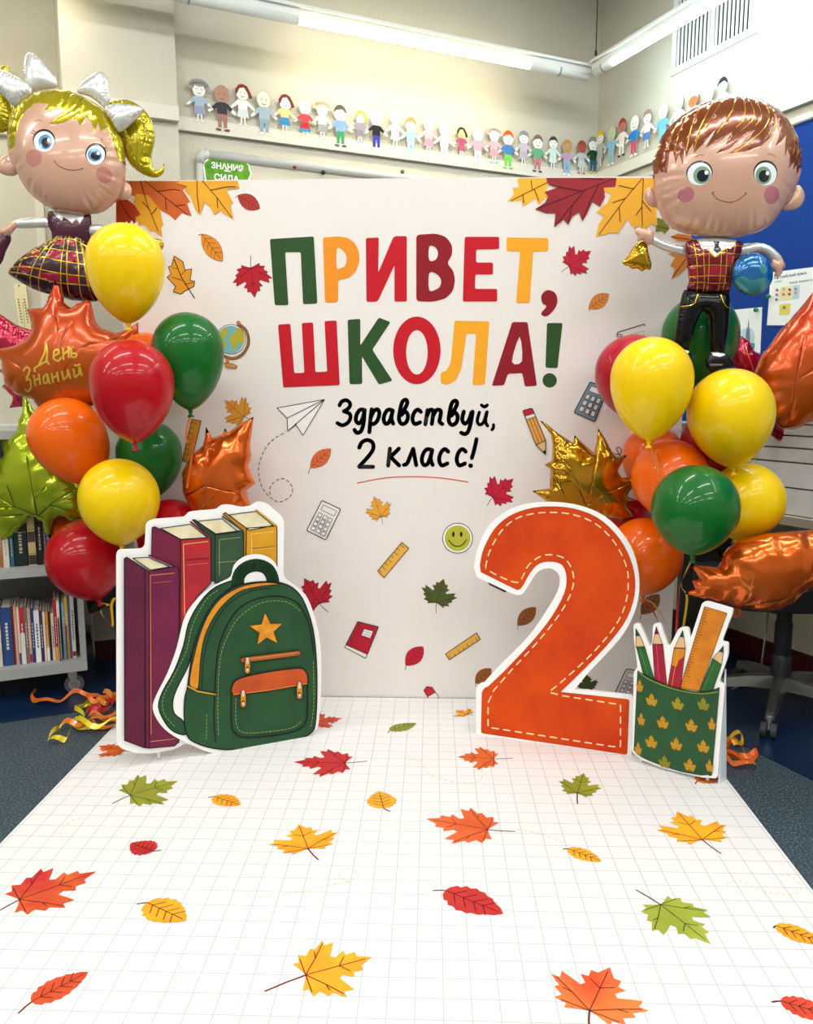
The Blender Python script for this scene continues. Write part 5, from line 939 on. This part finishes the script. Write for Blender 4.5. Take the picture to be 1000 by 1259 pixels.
cols = [[(110, 560), (230, 420), (400, 300)], [(180, 625), (235, 490), (330, 390), (560, 255)], [(310, 730), (370, 530), (470, 370), (600, 215)], [(395, 760), (450, 540), (530, 360), (625, 215)], [(620, 810), (640, 500), (660, 205)], [(690, 850), (690, 450), (682, 205)], [(800, 860), (790, 500), (730, 205)], [(900, 860), (840, 500), (770, 215)], [(960, 830), (900, 600), (800, 330)]]
foil('skirt', T(cR, skirt), gy, dark, GR, asp=.6, layers=[('tartan_check', [T(cR, q) for q in cells], crim), ('gold_stripe', [q for l in rows + cols for q in stroke(T(cR, smooth(l, 4, False)), 1.15, cap=False)], gold)], wr=.14, step=.008)
foil('arm', T(cR, smooth([(120, 95), (180, 68), (300, 58), (440, 55), (475, 80), (475, 140), (440, 152), (300, 158), (180, 158), (120, 140)], 3)), gy, wht, GR, asp=.8, wr=.15); foil('arm', T(cR, smooth([(845, 135), (930, 120), (1060, 150), (1200, 200), (1200, 260), (1060, 230), (930, 238), (845, 215)], 3)), gy, wht, GR, asp=.8, wr=.15)
foil('hand', T(cR, [(0, 180), (30, 160), (60, 150), (95, 110), (125, 92), (152, 100), (155, 150), (120, 190), (108, 225), (90, 200), (85, 240), (65, 212), (55, 240), (35, 215), (0, 212)]), gy - .01, skin, GR, asp=.9, wr=.2)
foil('hand', T(cA, [(598, 852), (612, 834), (625, 848), (638, 830), (650, 846), (664, 834), (676, 860), (672, 890), (600, 885)]), gy - .01, skin, GR, asp=.7, wr=.2)
foil('bag', T(cR, smooth([(-30, 205), (95, 215), (98, 290), (60, 360), (35, 440), (5, 500), (-40, 490)], 2)), gy + .02, plum, GR, asp=.6, wr=.15, layers=[('gold_stripe', VN(cR, [[(0, 240), (20, 280), (10, 330)]], 1.0), gold)])
foil('bell', T(cA, smooth([(680, 880), (740, 915), (780, 922), (794, 945), (786, 972), (762, 978), (730, 955), (690, 930)], 2)), gy, foilm('#c09a0c'), GR, asp=.8, wr=.2)
b = MB(); fr = face(gy); b.prism([fr.px(*p) for p in T(cR, ell(660, 775, 45, 36, 18))], fr, -.001, .001, foilm('#c05a1c'), holes=[[fr.px(*p) for p in T(cR, ell(662, 770, 9, 9, 10))]]); b.done('valve_tab', GR)

# ---- boy ----
by = 2.58
BR = bounds_empty('boy_figure_balloon', T(cC, [(405, 200), (650, 200), (520, 860)]), by, label='brown-haired schoolboy foil balloon in tartan vest holding bell', cat='balloon')
hairb = [(120, 520), (120, 420), (150, 370), (170, 300), (225, 225), (310, 155), (410, 100), (520, 80), (620, 78), (730, 92), (810, 135), (875, 200), (920, 285), (945, 380), (945, 470), (900, 480), (880, 525), (875, 470), (850, 500), (858, 460), (822, 495), (832, 430), (815, 395), (800, 440), (802, 370), (812, 320), (780, 360), (745, 385), (770, 330), (780, 260), (760, 195), (752, 250), (735, 325), (670, 385), (580, 420), (490, 430), (560, 385), (640, 300), (560, 350), (500, 405), (430, 428), (480, 385), (518, 315), (450, 365), (380, 396), (420, 330), (432, 300), (370, 375), (318, 425), (322, 370), (300, 400), (285, 440), (278, 395), (268, 480), (252, 420), (235, 470), (225, 400), (210, 400), (195, 512), (165, 500)]
bl_ = [('hair', [T(cB, hairb)], M('#7a360a', .2, .3, .5)), ('hair_strand', [q for l in ([(500, 105), (420, 230), (350, 330), (318, 420)], [(560, 95), (530, 190), (440, 320)], [(600, 100), (590, 230), (540, 290)], [(630, 110), (640, 230), (560, 310)], [(690, 115), (728, 200), (690, 290), (600, 370), (520, 430)], [(720, 140), (758, 220), (740, 290), (690, 350)], [(860, 240), (892, 340), (870, 440)], [(905, 300), (912, 390), (885, 470)], [(830, 200), (870, 300), (850, 420)], [(320, 185), (262, 290), (232, 400)], [(380, 150), (320, 270), (290, 390)], [(260, 240), (215, 330), (205, 390)], [(450, 120), (370, 260), (330, 360)], [(670, 120), (680, 220), (640, 280)]) for q in stroke(T(cB, smooth(l, 3, False)), .8, cap=False)], M('#d8a418', .2, .8, .5))]
bl_ += eye(cB, 350, 528, 60, 58, '#87a28a', 362, 538, 1.2) + eye(cB, 692, 528, 62, 58, '#87a28a', 680, 540, 1.2)
bl_ += [('cheek', [T(cB, ell(287, 632, 40)), T(cB, ell(733, 635, 45))], M('#b8707a', .25, .15, .45)), ('mouth', stroke(T(cB, smooth([(417, 628), (440, 658), (500, 677), (550, 667), (592, 632)], 4, False)), 1.0, cap=False) + stroke(T(cB, [(412, 634), (426, 622)]), 1.0, cap=False) + stroke(T(cB, [(582, 628), (596, 636)]), 1.0, cap=False), M('#7a2a24', .3)), ('eyebrow', [q for l in ([(330, 442), (350, 432), (372, 435)], [(700, 430), (725, 430), (745, 442)]) for q in stroke(T(cB, l), 1.0, cap=False)], M('#8a4a30', .3)), ('freckle', [T(cB, ell(x, y, 3, 3, 6)) for x, y in ((450, 560), (462, 580), (480, 565), (520, 555), (530, 575), (575, 560), (560, 578), (590, 572))], M('#a87058', .3))]
boyhead = smooth([(148, 500), (142, 430), (165, 375), (185, 310), (235, 240), (320, 168), (420, 115), (520, 92), (620, 90), (720, 105), (800, 150), (860, 210), (905, 290), (930, 380), (935, 460), (915, 545), (880, 615), (838, 680), (800, 740), (740, 790), (660, 820), (560, 838), (460, 836), (370, 826), (280, 800), (215, 760), (180, 700), (160, 640), (148, 570)], 4)
foil('head', T(cB, boyhead), by, skin, BR, asp=.66, layers=bl_, wr=.09, wl=.03, step=.009)
foil('ear', T(cB, smooth([(98, 605), (122, 565), (150, 585), (185, 650), (168, 675), (120, 662)], 3)), by + .02, skin, BR, asp=.7, wr=.2); foil('ear', T(cB, smooth([(870, 620), (900, 570), (925, 555), (945, 580), (955, 620), (930, 672), (870, 690), (835, 680)], 3)), by + .02, skin, BR, asp=.7, wr=.2)
vest = [(405, 168), (440, 150), (560, 140), (690, 155), (714, 180), (690, 260), (652, 330), (642, 425), (520, 436), (412, 420), (425, 380), (415, 300), (406, 220)]
vr = M('#780c24', .2, .45, .5)
vrows = [[(400, 240), (560, 228), (720, 235)], [(400, 297), (540, 295), (700, 300)], [(400, 352), (540, 350), (680, 352)], [(400, 378), (540, 390), (680, 385)], [(415, 185), (470, 215)], [(630, 195), (700, 185)]]
vcols = [[(440, 150), (455, 300), (462, 430)], [(485, 200), (495, 430)], [(515, 240), (512, 430)], [(580, 230), (572, 430)], [(612, 200), (600, 430)], [(665, 160), (635, 300), (622, 430)], [(650, 250), (640, 420)]]
foil('vest', T(cC, smooth(vest, 2)), by, vr, BR, asp=.6, layers=[('tartan_check', [T(cC, q) for q in ([(495, 305), (512, 305), (512, 350), (495, 350)], [(580, 300), (600, 300), (600, 350), (577, 350)], [(420, 300), (455, 300), (458, 350), (422, 350)], [(515, 300), (575, 300), (573, 350), (514, 350)], [(612, 240), (650, 240), (640, 295), (605, 295)])], M('#a00c2c', .2, .4, .5)), ('gold_stripe', [q for l in vrows + vcols for q in stroke(T(cC, l), .8, cap=False)], gold), ('collar', [T(cC, [(452, 120), (690, 120), (668, 165), (630, 208), (600, 200), (545, 252), (510, 205), (480, 208)])], wht), ('neckline', stroke(T(cC, [(508, 206), (545, 252), (606, 202)]), 1.6, cap=False), gold), ('tie', [T(cC, [(541, 166), (576, 166), (567, 190), (582, 218), (556, 234), (536, 214), (549, 190)])], blk)], wr=.12, step=.006)
foil('trousers', T(cC, [(400, 418), (460, 428), (520, 434), (580, 432), (642, 424), (642, 520), (632, 640), (612, 757), (540, 757), (533, 660), (526, 570), (515, 543), (500, 535), (486, 545), (462, 600), (436, 690), (418, 748), (345, 715), (350, 640), (370, 510), (388, 440)]), by, M('#060709', .3, 0, .25, spec=.15), BR, asp=.8, layers=[('pocket_stitching', [q for l in ([(460, 445), (440, 495), (415, 508), (372, 510)], [(582, 450), (592, 490), (610, 515), (640, 520)]) for q in stroke(T(cC, l), 1.1, cap=False)], gold)], wr=.05)
foil('shoe', T(cC, smooth([(512, 812), (520, 780), (542, 752), (612, 758), (655, 795), (668, 828), (600, 840), (545, 862), (520, 840)], 2)), by - .01, M('#08080a', .3, 0, .3, spec=.2), BR, asp=.7, wr=.12, layers=[('sock', [T(cC, [(535, 745), (620, 750), (610, 770), (580, 778), (548, 772)])], wht), ('sole_print', [T(cC, rec(528, 815, 596, 826))], M('#77777a', .4))])
foil('shoe', T(cC, smooth([(375, 742), (425, 745), (438, 790), (432, 830), (400, 820), (380, 790)], 2)), by - .01, M('#08080a', .3, 0, .3, spec=.2), BR, asp=.7, wr=.12, layers=[('sock', [T(cC, [(365, 735), (430, 735), (420, 757), (385, 755)])], wht)])
foil('arm', T(cC, smooth([(205, 160), (225, 128), (270, 145), (330, 168), (410, 182), (425, 210), (412, 238), (330, 222), (250, 192)], 3)), by + .02, wht, BR, asp=.85, wr=.15); foil('arm', T(cC, smooth([(690, 185), (760, 168), (830, 173), (885, 205), (925, 255), (905, 282), (870, 268), (835, 232), (790, 218), (730, 235), (690, 245)], 3)), by + .02, wht, BR, asp=.85, wr=.15)
foil('hand', T(cC, [(132, 110), (142, 95), (150, 86), (165, 96), (180, 90), (195, 98), (215, 86), (235, 110), (238, 140), (230, 165), (212, 182), (192, 172), (178, 152), (162, 160), (145, 155), (150, 132)]), by - .01, skin, BR, asp=.8, wr=.2)
foil('hand', T(cC, [(868, 255), (895, 262), (920, 248), (938, 285), (936, 305), (925, 300), (922, 330), (903, 352), (878, 346), (884, 320), (862, 298)]), by, skin, BR, asp=.8, wr=.2)
foil('bell', T(cC, smooth([(150, 165), (175, 155), (198, 168), (206, 220), (223, 278), (216, 312), (195, 308), (172, 320), (148, 306), (120, 308), (100, 292), (78, 288), (66, 265), (90, 245), (120, 200)], 3)), by + .01, foilm('#b88c00', .8, .12), BR, asp=.7, wr=.22)
foil('globe_ball', T(cC, ell(762, 335, 110, 114, 48)), by - .03, M('#0b66a8', .16, .4, .7), BR, asp=.75, layers=[('land_print', [T(cC, smooth(q, 3)) for q in ([(665, 370), (700, 350), (740, 375), (800, 360), (850, 380), (830, 425), (770, 448), (710, 430), (670, 400)], [(780, 300), (810, 290), (830, 320), (800, 340)])], M('#3f8a94', .2, .4, .6))], wr=.07)

# ================= book cart =================
ca = FLOOR.pw(92, 852)
FCt = Fr(Vector((ca.x, ca.y, 0)) + nL * .03, -dL, (0, 0, 1), nL)      # front plane of the cart
cw = M('#aeb0ac', .45, var=.06); cfr = lambda x, y: FCt.px(x, y)
zb = cfr(60, 838)[1]; zs = cfr(30, 703)[1]; uR_ = cfr(104, 760)[0]; uL_ = uR_ - 1.0; zt = 1.0
# the top of the cart hides behind the balloons
ct = empty('book_cart', FCt.w((uL_ + uR_) / 2, 0, -.15), 'grey metal book cart on casters at the left edge', 'book cart')
D0 = .36; zb1 = cfr(100, 826)[1]; zb1 = .145
for nm, z0, z1, sl in (('shelf', .095, .135, 0), ('shelf', zs - .022, zs + .012, 0), ('shelf', .99, 1.02, 0)):
    b = MB(); b.box(FCt, uL_, uR_ - .0, z0, z1, -D0, 0, cw, .004); b.done(nm, ct)
b = MB(); b.box(FCt, uR_ - .022, uR_, .136, .989, -D0, -.01, cw); b.done('side_panel', ct)
b = MB(); b.box(FCt, uL_, uL_ + .022, .136, .989, -D0, -.01, cw); b.done('side_panel', ct)
b = MB(); b.box(FCt, uL_ + .023, uR_ - .023, .136, .989, -D0 + .001, -D0 + .01, M('#8f8e8c', .7)); b.done('back_panel', ct)
for u in (uR_ - .05, uL_ + .05):
    for n in (-.04, -D0 + .05):
        q = empty('caster', FCt.w(u, 0, n)); q.parent = ct; q.location = FCt.w(u, 0, n) - ORG[ct]
        b = MB(); b.tube([FCt.w(u, .036, n - .012), FCt.w(u, .036, n + .012)], .036, M('#55585a', .5), 20); b.tube([FCt.w(u, .036, n - .013), FCt.w(u, .036, n + .013)], .022, M('#b4b6b6', .3, .6), 16); b.done('wheel', q, False)
        b = MB(); b.box(FCt, u - .02, u + .012, .07, .094, n - .02, n + .02, M('#c6c8c8', .25, .8)); b.prism([(u - .022, .085), (u + .012, .085), (u + .008, .03), (u - .006, .028)], FCt, n + .0145, n + .017, M('#c6c8c8', .25, .8)); b.done('bracket', q)
b = MB(); b.box(FCt, uR_ - .07, uR_ - .066, .136, .27, -.14, -.04, M('#8c1a1c', .5)); b.done('book_end', label='dark red metal book end at the right of the lower shelf', cat='book end')
b = MB(); b.box(FCt, cfr(73, 800)[0], cfr(73, 800)[0] + .004, .136, .30, -.14, -.028, M('#5a1c1c', .5)); b.done('book_end', label='brown red divider plate between the lower shelf books', cat='book end')
ordn = ['first', 'second', 'third', 'fourth', 'fifth', 'sixth', 'seventh', 'eighth', 'ninth', 'tenth', 'eleventh', 'twelfth', 'thirteenth', 'fourteenth', 'fifteenth', 'sixteenth', 'seventeenth', 'eighteenth', 'nineteenth', 'twentieth', 'twenty-first', 'twenty-second', 'twenty-third', 'twenty-fourth', 'twenty-fifth', 'twenty-sixth']
def book(u0, u1, z0, z1, n, col, label, group, strip=None, lab=None, dp=.17):
    r = mk_book = MB(); m = M(col, .45); t = .0015 if u1 - u0 > .008 else .0008
    r.box(FCt, u0, u0 + t, z0, z1, n - dp, n, m); r.box(FCt, u1 - t, u1, z0, z1, n - dp, n, m); r.box(FCt, u0 + t, u1 - t, z0, z1, n - .002, n + .0006, m)
    o = r.done('book', label=label, cat='book', group=group)
    b = MB(); b.box(FCt, u0 + t, u1 - t, z0 + .003, z1 - .003, n - dp + .004, n - .0025, M('#e6e0cc', .8)); b.done('pages', o)
    w_ = u1 - u0; h_ = z1 - z0
    if strip:
        for (a, c_, cl_) in strip:
            b = MB(); b.box(FCt, u0 + .0006, u1 - .0006, z0 + h_ * a, z0 + h_ * c_, n + .0006, n + .0012, M(cl_, .5)); b.done('spine_band', o)
    if lab and w_ > .008:
        b = MB(); k = 0; z = z0 + h_ * .28
        while z < z0 + h_ * .72: l = random.uniform(.006, .012); b.box(FCt, u0 + w_ * .38, u0 + w_ * .62, z, min(z + l, z0 + h_ * .74), n + .0013, n + .0016, M(lab, .5)); z += l + .004
        b.done('spine_print', o)
low = [(-20, -8, 745, '#7a2a2a', 'dark red'), (-8, 0, 750, '#d8d4c8', 'white'), (1, 14, 747, '#2a4a86', 'deep blue'), (14, 17, 745, '#6a2030', 'maroon'), (17, 21, 745, '#e0a080', 'peach'), (21, 24, 746, '#e8dcc8', 'cream and peach'), (24, 30, 747, '#c22a34', 'red and white'), (30, 34, 745, '#74706c', 'grey'), (34, 38, 747, '#d0a090', 'pinkish'), (38, 42, 748, '#2a3c78', 'navy'), (42, 49, 750, '#cfd6de', 'white topped'), (49, 53, 751, '#4a2a4a', 'plum'), (53, 56, 752, '#e8e0da', 'white'), (56, 60, 753, '#dd8a20', 'orange'), (60, 63, 752, '#282a30', 'black'), (63, 67, 754, '#e6cfc0', 'cream'), (67, 71, 737, '#c02028', 'bright red'), (71, 75, 738, '#ece6e4', 'white with red print'), (77, 81, 741, '#7ab0c4', 'light blue'), (81, 85, 734, '#e4b838', 'yellow'), (85, 88, 730, '#4a5a8a', 'slate blue'), (88, 93, 728, '#d8d4cc', 'grey white'), ]
nl = len(low)
for k, (x0, x1, yt, c_, nm) in enumerate(low):
    u0, u1 = cfr(x0, 780)[0], cfr(x1, 780)[0]; n = -.05; zt_ = Fr(FCt.w(0, 0, n), FCt.U, FCt.V, FCt.N).px((x0 + x1) / 2, yt)[1]
    st = {6: [(.0, .55, '#e9e6df')], 10: [(.62, .98, '#e8ecf0'), (.0, .6, '#f2f4f6')], 5: [(.0, .2, '#2a4a86')], 13: [(.0, .28, '#f0ece0')], 8: [(.02, .16, '#b02050')], 16: [(.0, .22, '#f0b030')], 21: [(.03, .1, '#a02030')]}.get(k)
    book(u0 + .0004, u1 - .0004, .1352, zt_, n, c_, f'thin {nm} book, {ordn[nl - 1 - k]} from the right on lower cart shelf', 'books on the lower cart shelf', st, '#26304a' if c_ in ('#cfd6de', '#d8d4cc', '#e6cfc0', '#ece6e4', '#e8e0da') else '#e6e2d6')
up = [(-16, -8, 650, '#5a3a2a', 'brown'), (-8, -1, 652, '#b4b0a4', 'grey'), (-1, 3, 650, '#b06a38', 'tan'), (3, 11, 655, '#d6d0c4', 'off-white'), (12, 17, 664, '#2e6478', 'teal'), (17.5, 34, 652, '#14241e', 'thick black green'), (35, 45, 644, '#d0be84', 'cream illustrated'), (46, 54, 642, '#241418', 'dark brown'), (54.5, 58, 645, '#6a4a6a', 'purple'), (58, 63, 648, '#4a6290', 'faded blue')]
nu = len(up)
for k, (x0, x1, yt, c_, nm) in enumerate(up):
    u0, u1 = cfr(x0, 690)[0], cfr(x1, 690)[0]; n = -.05; zt_ = Fr(FCt.w(0, 0, n), FCt.U, FCt.V, FCt.N).px((x0 + x1) / 2, yt)[1] + .04
    st = {6: [(.02, .2, '#3a3028'), (.45, .65, '#4a3a38'), (.22, .24, '#a08a3c'), (.68, .7, '#a08a3c')], 5: [(.72, .74, '#8a7a40')]}.get(k)
    book(u0 + .0005, u1 - .0005, zs + .0122, zt_, n, c_, f'{nm} hardback book, {ordn[nu - 1 - k]} from the right on upper cart shelf', 'books on the upper cart shelf', st, '#b8b4a0' if k != 6 else None)
# black chair glimpsed between cart and standee
cx = FLOOR.pw(150, 842); U_ = -dL
fc = Fr(Vector((cx.x, cx.y, 0)), -dL, (0, 0, 1), nL)
bch = empty('black_chair', fc.w(0, 0, 0), 'black fabric chair glimpsed left of the printed books', 'chair')
bk_ = M('#0c0c10', .7, bump=.2)
b = MB(); b.prism(rnd([(-.115, .30), (.32, .42), (.32, .47), (-.02, .45)], .02), fc, -.4, 0, bk_); b.done('seat', bch)
b = MB(); b.prism(rrect(.28, .34, .46, .9, .02), fc, -.38, -.02, bk_); b.done('backrest', bch)
for u, n in ((0, -.02), (.3, -.02), (0, -.37), (.3, -.37)):
    b = MB(); b.tube([fc.w(u, 0, n), fc.w(u, .36 + (.04 if u > .1 else 0), n)], .016, M('#10141c', .4), 10); b.done('leg', bch)

# ================= office chair =================
hub = FLOOR.pw(957, 872); hub.z = 0
oc = empty('office_chair', hub, 'black office chair on grey five-star base at the right', 'chair')
bm_, gm_ = M('#101114', .6), M('#3a3d40', .35, .5)
hz = .13
b = MB(); b.lathe(hub, [(.03, .085), (.036, .1), (.034, .2), (.03, .21)], gm_, 20); b.lathe(hub, [(.03, .2), (.03, .33), (.026, .34), (.026, .40)], M('#15181d', .5), 20); b.done('gas_column', oc, True)
tips = [FLOOR.pw(942, 915), FLOOR.pw(1050, 888), FLOOR.pw(1010, 845), FLOOR.pw(905, 838), FLOOR.pw(868, 868)]
base_dir = (tips[0] - hub); base_dir.z = 0; a0 = math.atan2(base_dir.y, base_dir.x); rl_ = .29
for k in range(5):
    a = a0 + k * 2 * math.pi / 5; d = Vector((math.cos(a), math.sin(a), 0)); s_ = Vector((-d.y, d.x, 0)); e = hub + d * rl_
    b = MB(); v = []
    for t, w2, zt_, h_ in ((.0, .03, .135, .05), (.4, .024, .125, .038), (.8, .02, .105, .03), (1.0, .016, .09, .026)):
        c_ = hub + d * (rl_ * t); v += [c_ + s_ * w2 + Vector((0, 0, zt_ - h_)), c_ - s_ * w2 + Vector((0, 0, zt_ - h_)), c_ - s_ * w2 * .7 + Vector((0, 0, zt_)), c_ + s_ * w2 * .7 + Vector((0, 0, zt_))]
    f = [(i * 4 + j, i * 4 + (j + 1) % 4, (i + 1) * 4 + (j + 1) % 4, (i + 1) * 4 + j) for i in range(3) for j in range(4)] + [(3, 2, 1, 0), (12, 13, 14, 15)]
    b.add(v, f, M('#8c8e8c', .25, .8)); lg = b.done('base_arm', oc)
    b = MB()
    for o_ in (-.016, .016): b.tube([e + s_ * (o_ - .009) + Vector((0, 0, .027)), e + s_ * (o_ + .009) + Vector((0, 0, .027))], .027, M('#3c3e40', .5), 18)
    b.tube([e + Vector((0, 0, .03)), e + Vector((0, 0, .075))], .009, M('#c8cac8', .2, .9), 10); b.done('caster', lg, False)
b = MB(); b.prism(rrect(-.27, .27, -.25, .25, .09), Fr(hub + Vector((0, .02, 0)), (1, 0, 0), (0, 1, 0), (0, 0, 1)), .43, .50, bm_); b.done('seat', oc)
b = MB(); b.box(Fr(hub, (1, 0, 0), (0, 1, 0), (0, 0, 1)), -.1, .1, -.12, .12, .395, .429, M('#15171a', .5), .02); b.done('seat_plate', oc)
b = MB(); b.tube([hub + Vector((-.02, -.02, .41)), hub + Vector((-.17, -.05, .41)), hub + Vector((-.19, -.06, .395))], .006, M('#8c8e8c', .3, .8), 8); b.done('lever', oc)
b = MB(); b.tube([hub + dR * .1 + Vector((0, 0, .41)), hub + dR * .3 + Vector((0, 0, .42)), hub + dR * .35 + Vector((0, 0, .55)), hub + dR * .35 + Vector((0, 0, .75))], .016, bm_, 10); b.done('back_bracket', oc)
b = MB(); fb_ = Fr(hub + dR * .34, -nR, (0, 0, 1), -dR); b.prism(rrect(-.19, .19, .62, 1.0, .08), fb_, -.03, .02, bm_); b.done('backrest', oc)
b = MB(); b.tube([FLOOR.pw(940, 830) + Vector((0, 0, .30)), FLOOR.pw(937, 835) + Vector((0, 0, .12)), FLOOR.pw(934, 845) + Vector((0, 0, .07)), FLOOR.pw(912, 850) + Vector((0, 0, .03)), FLOOR.pw(900, 850) + Vector((0, 0, .006))], .0045, M('#9a9c9c', .3, .6), 8); b.done('power_cable', smooth=True, label='thin grey cable dangling behind the office chair', cat='cable')

# ================= desk and white unit on the right =================
pd = WR.w(0, 0, 0)
FD = Fr(CP + nR * .33, dR, (0, 0, 1), nR)                # front of the desk
ze = FD.px(970, 640)[1]
ud0 = FD.px(905, 630)[0] - .35; ud1 = ud0 + 2.0
dk = empty('desk', FD.w((ud0 + ud1) / 2, 0, -.3), 'pale desk with beige edge against the right wall', 'desk')
b = MB(); b.box(FD, ud0, ud1, ze - .018, ze + .014, -.32, 0, M('#b4ab98', .5)); b.done('tabletop', dk)
for u in (ud0 + .02, ud1 - .04): b = MB(); b.box(FD, u, u + .025, .003, ze - .019, -.31, -.03, M('#4a4642', .6)); b.done('side_panel', dk)
pass
FU = Fr(CP + nR * .30, dR, (0, 0, 1), nR)
zt2 = FU.px(990, 508)[1]; z0_ = ze + .0145; wu = M('#dcdedd', .35)
wb = empty('storage_unit', FU.w((ud0 + ud1) / 2, z0_, -.2), 'white storage unit with horizontal slats standing on the desk', 'storage unit')
b = MB(); b.box(FU, ud0 + .1, ud1 - .1, z0_, zt2, -.28, -.03, wu); b.done('cabinet_body', wb)
zz = [z0_ + (zt2 - z0_) * t for t in (.0, .27, .52, .66, .78, .89, 1)]
for a, c_ in zip(zz, zz[1:]):
    b = MB(); b.prism(rrect(ud0 + .1, ud1 - .1, a + .003, c_ - .003, .006), FU, -.029, 0, wu); b.done('slat', wb)
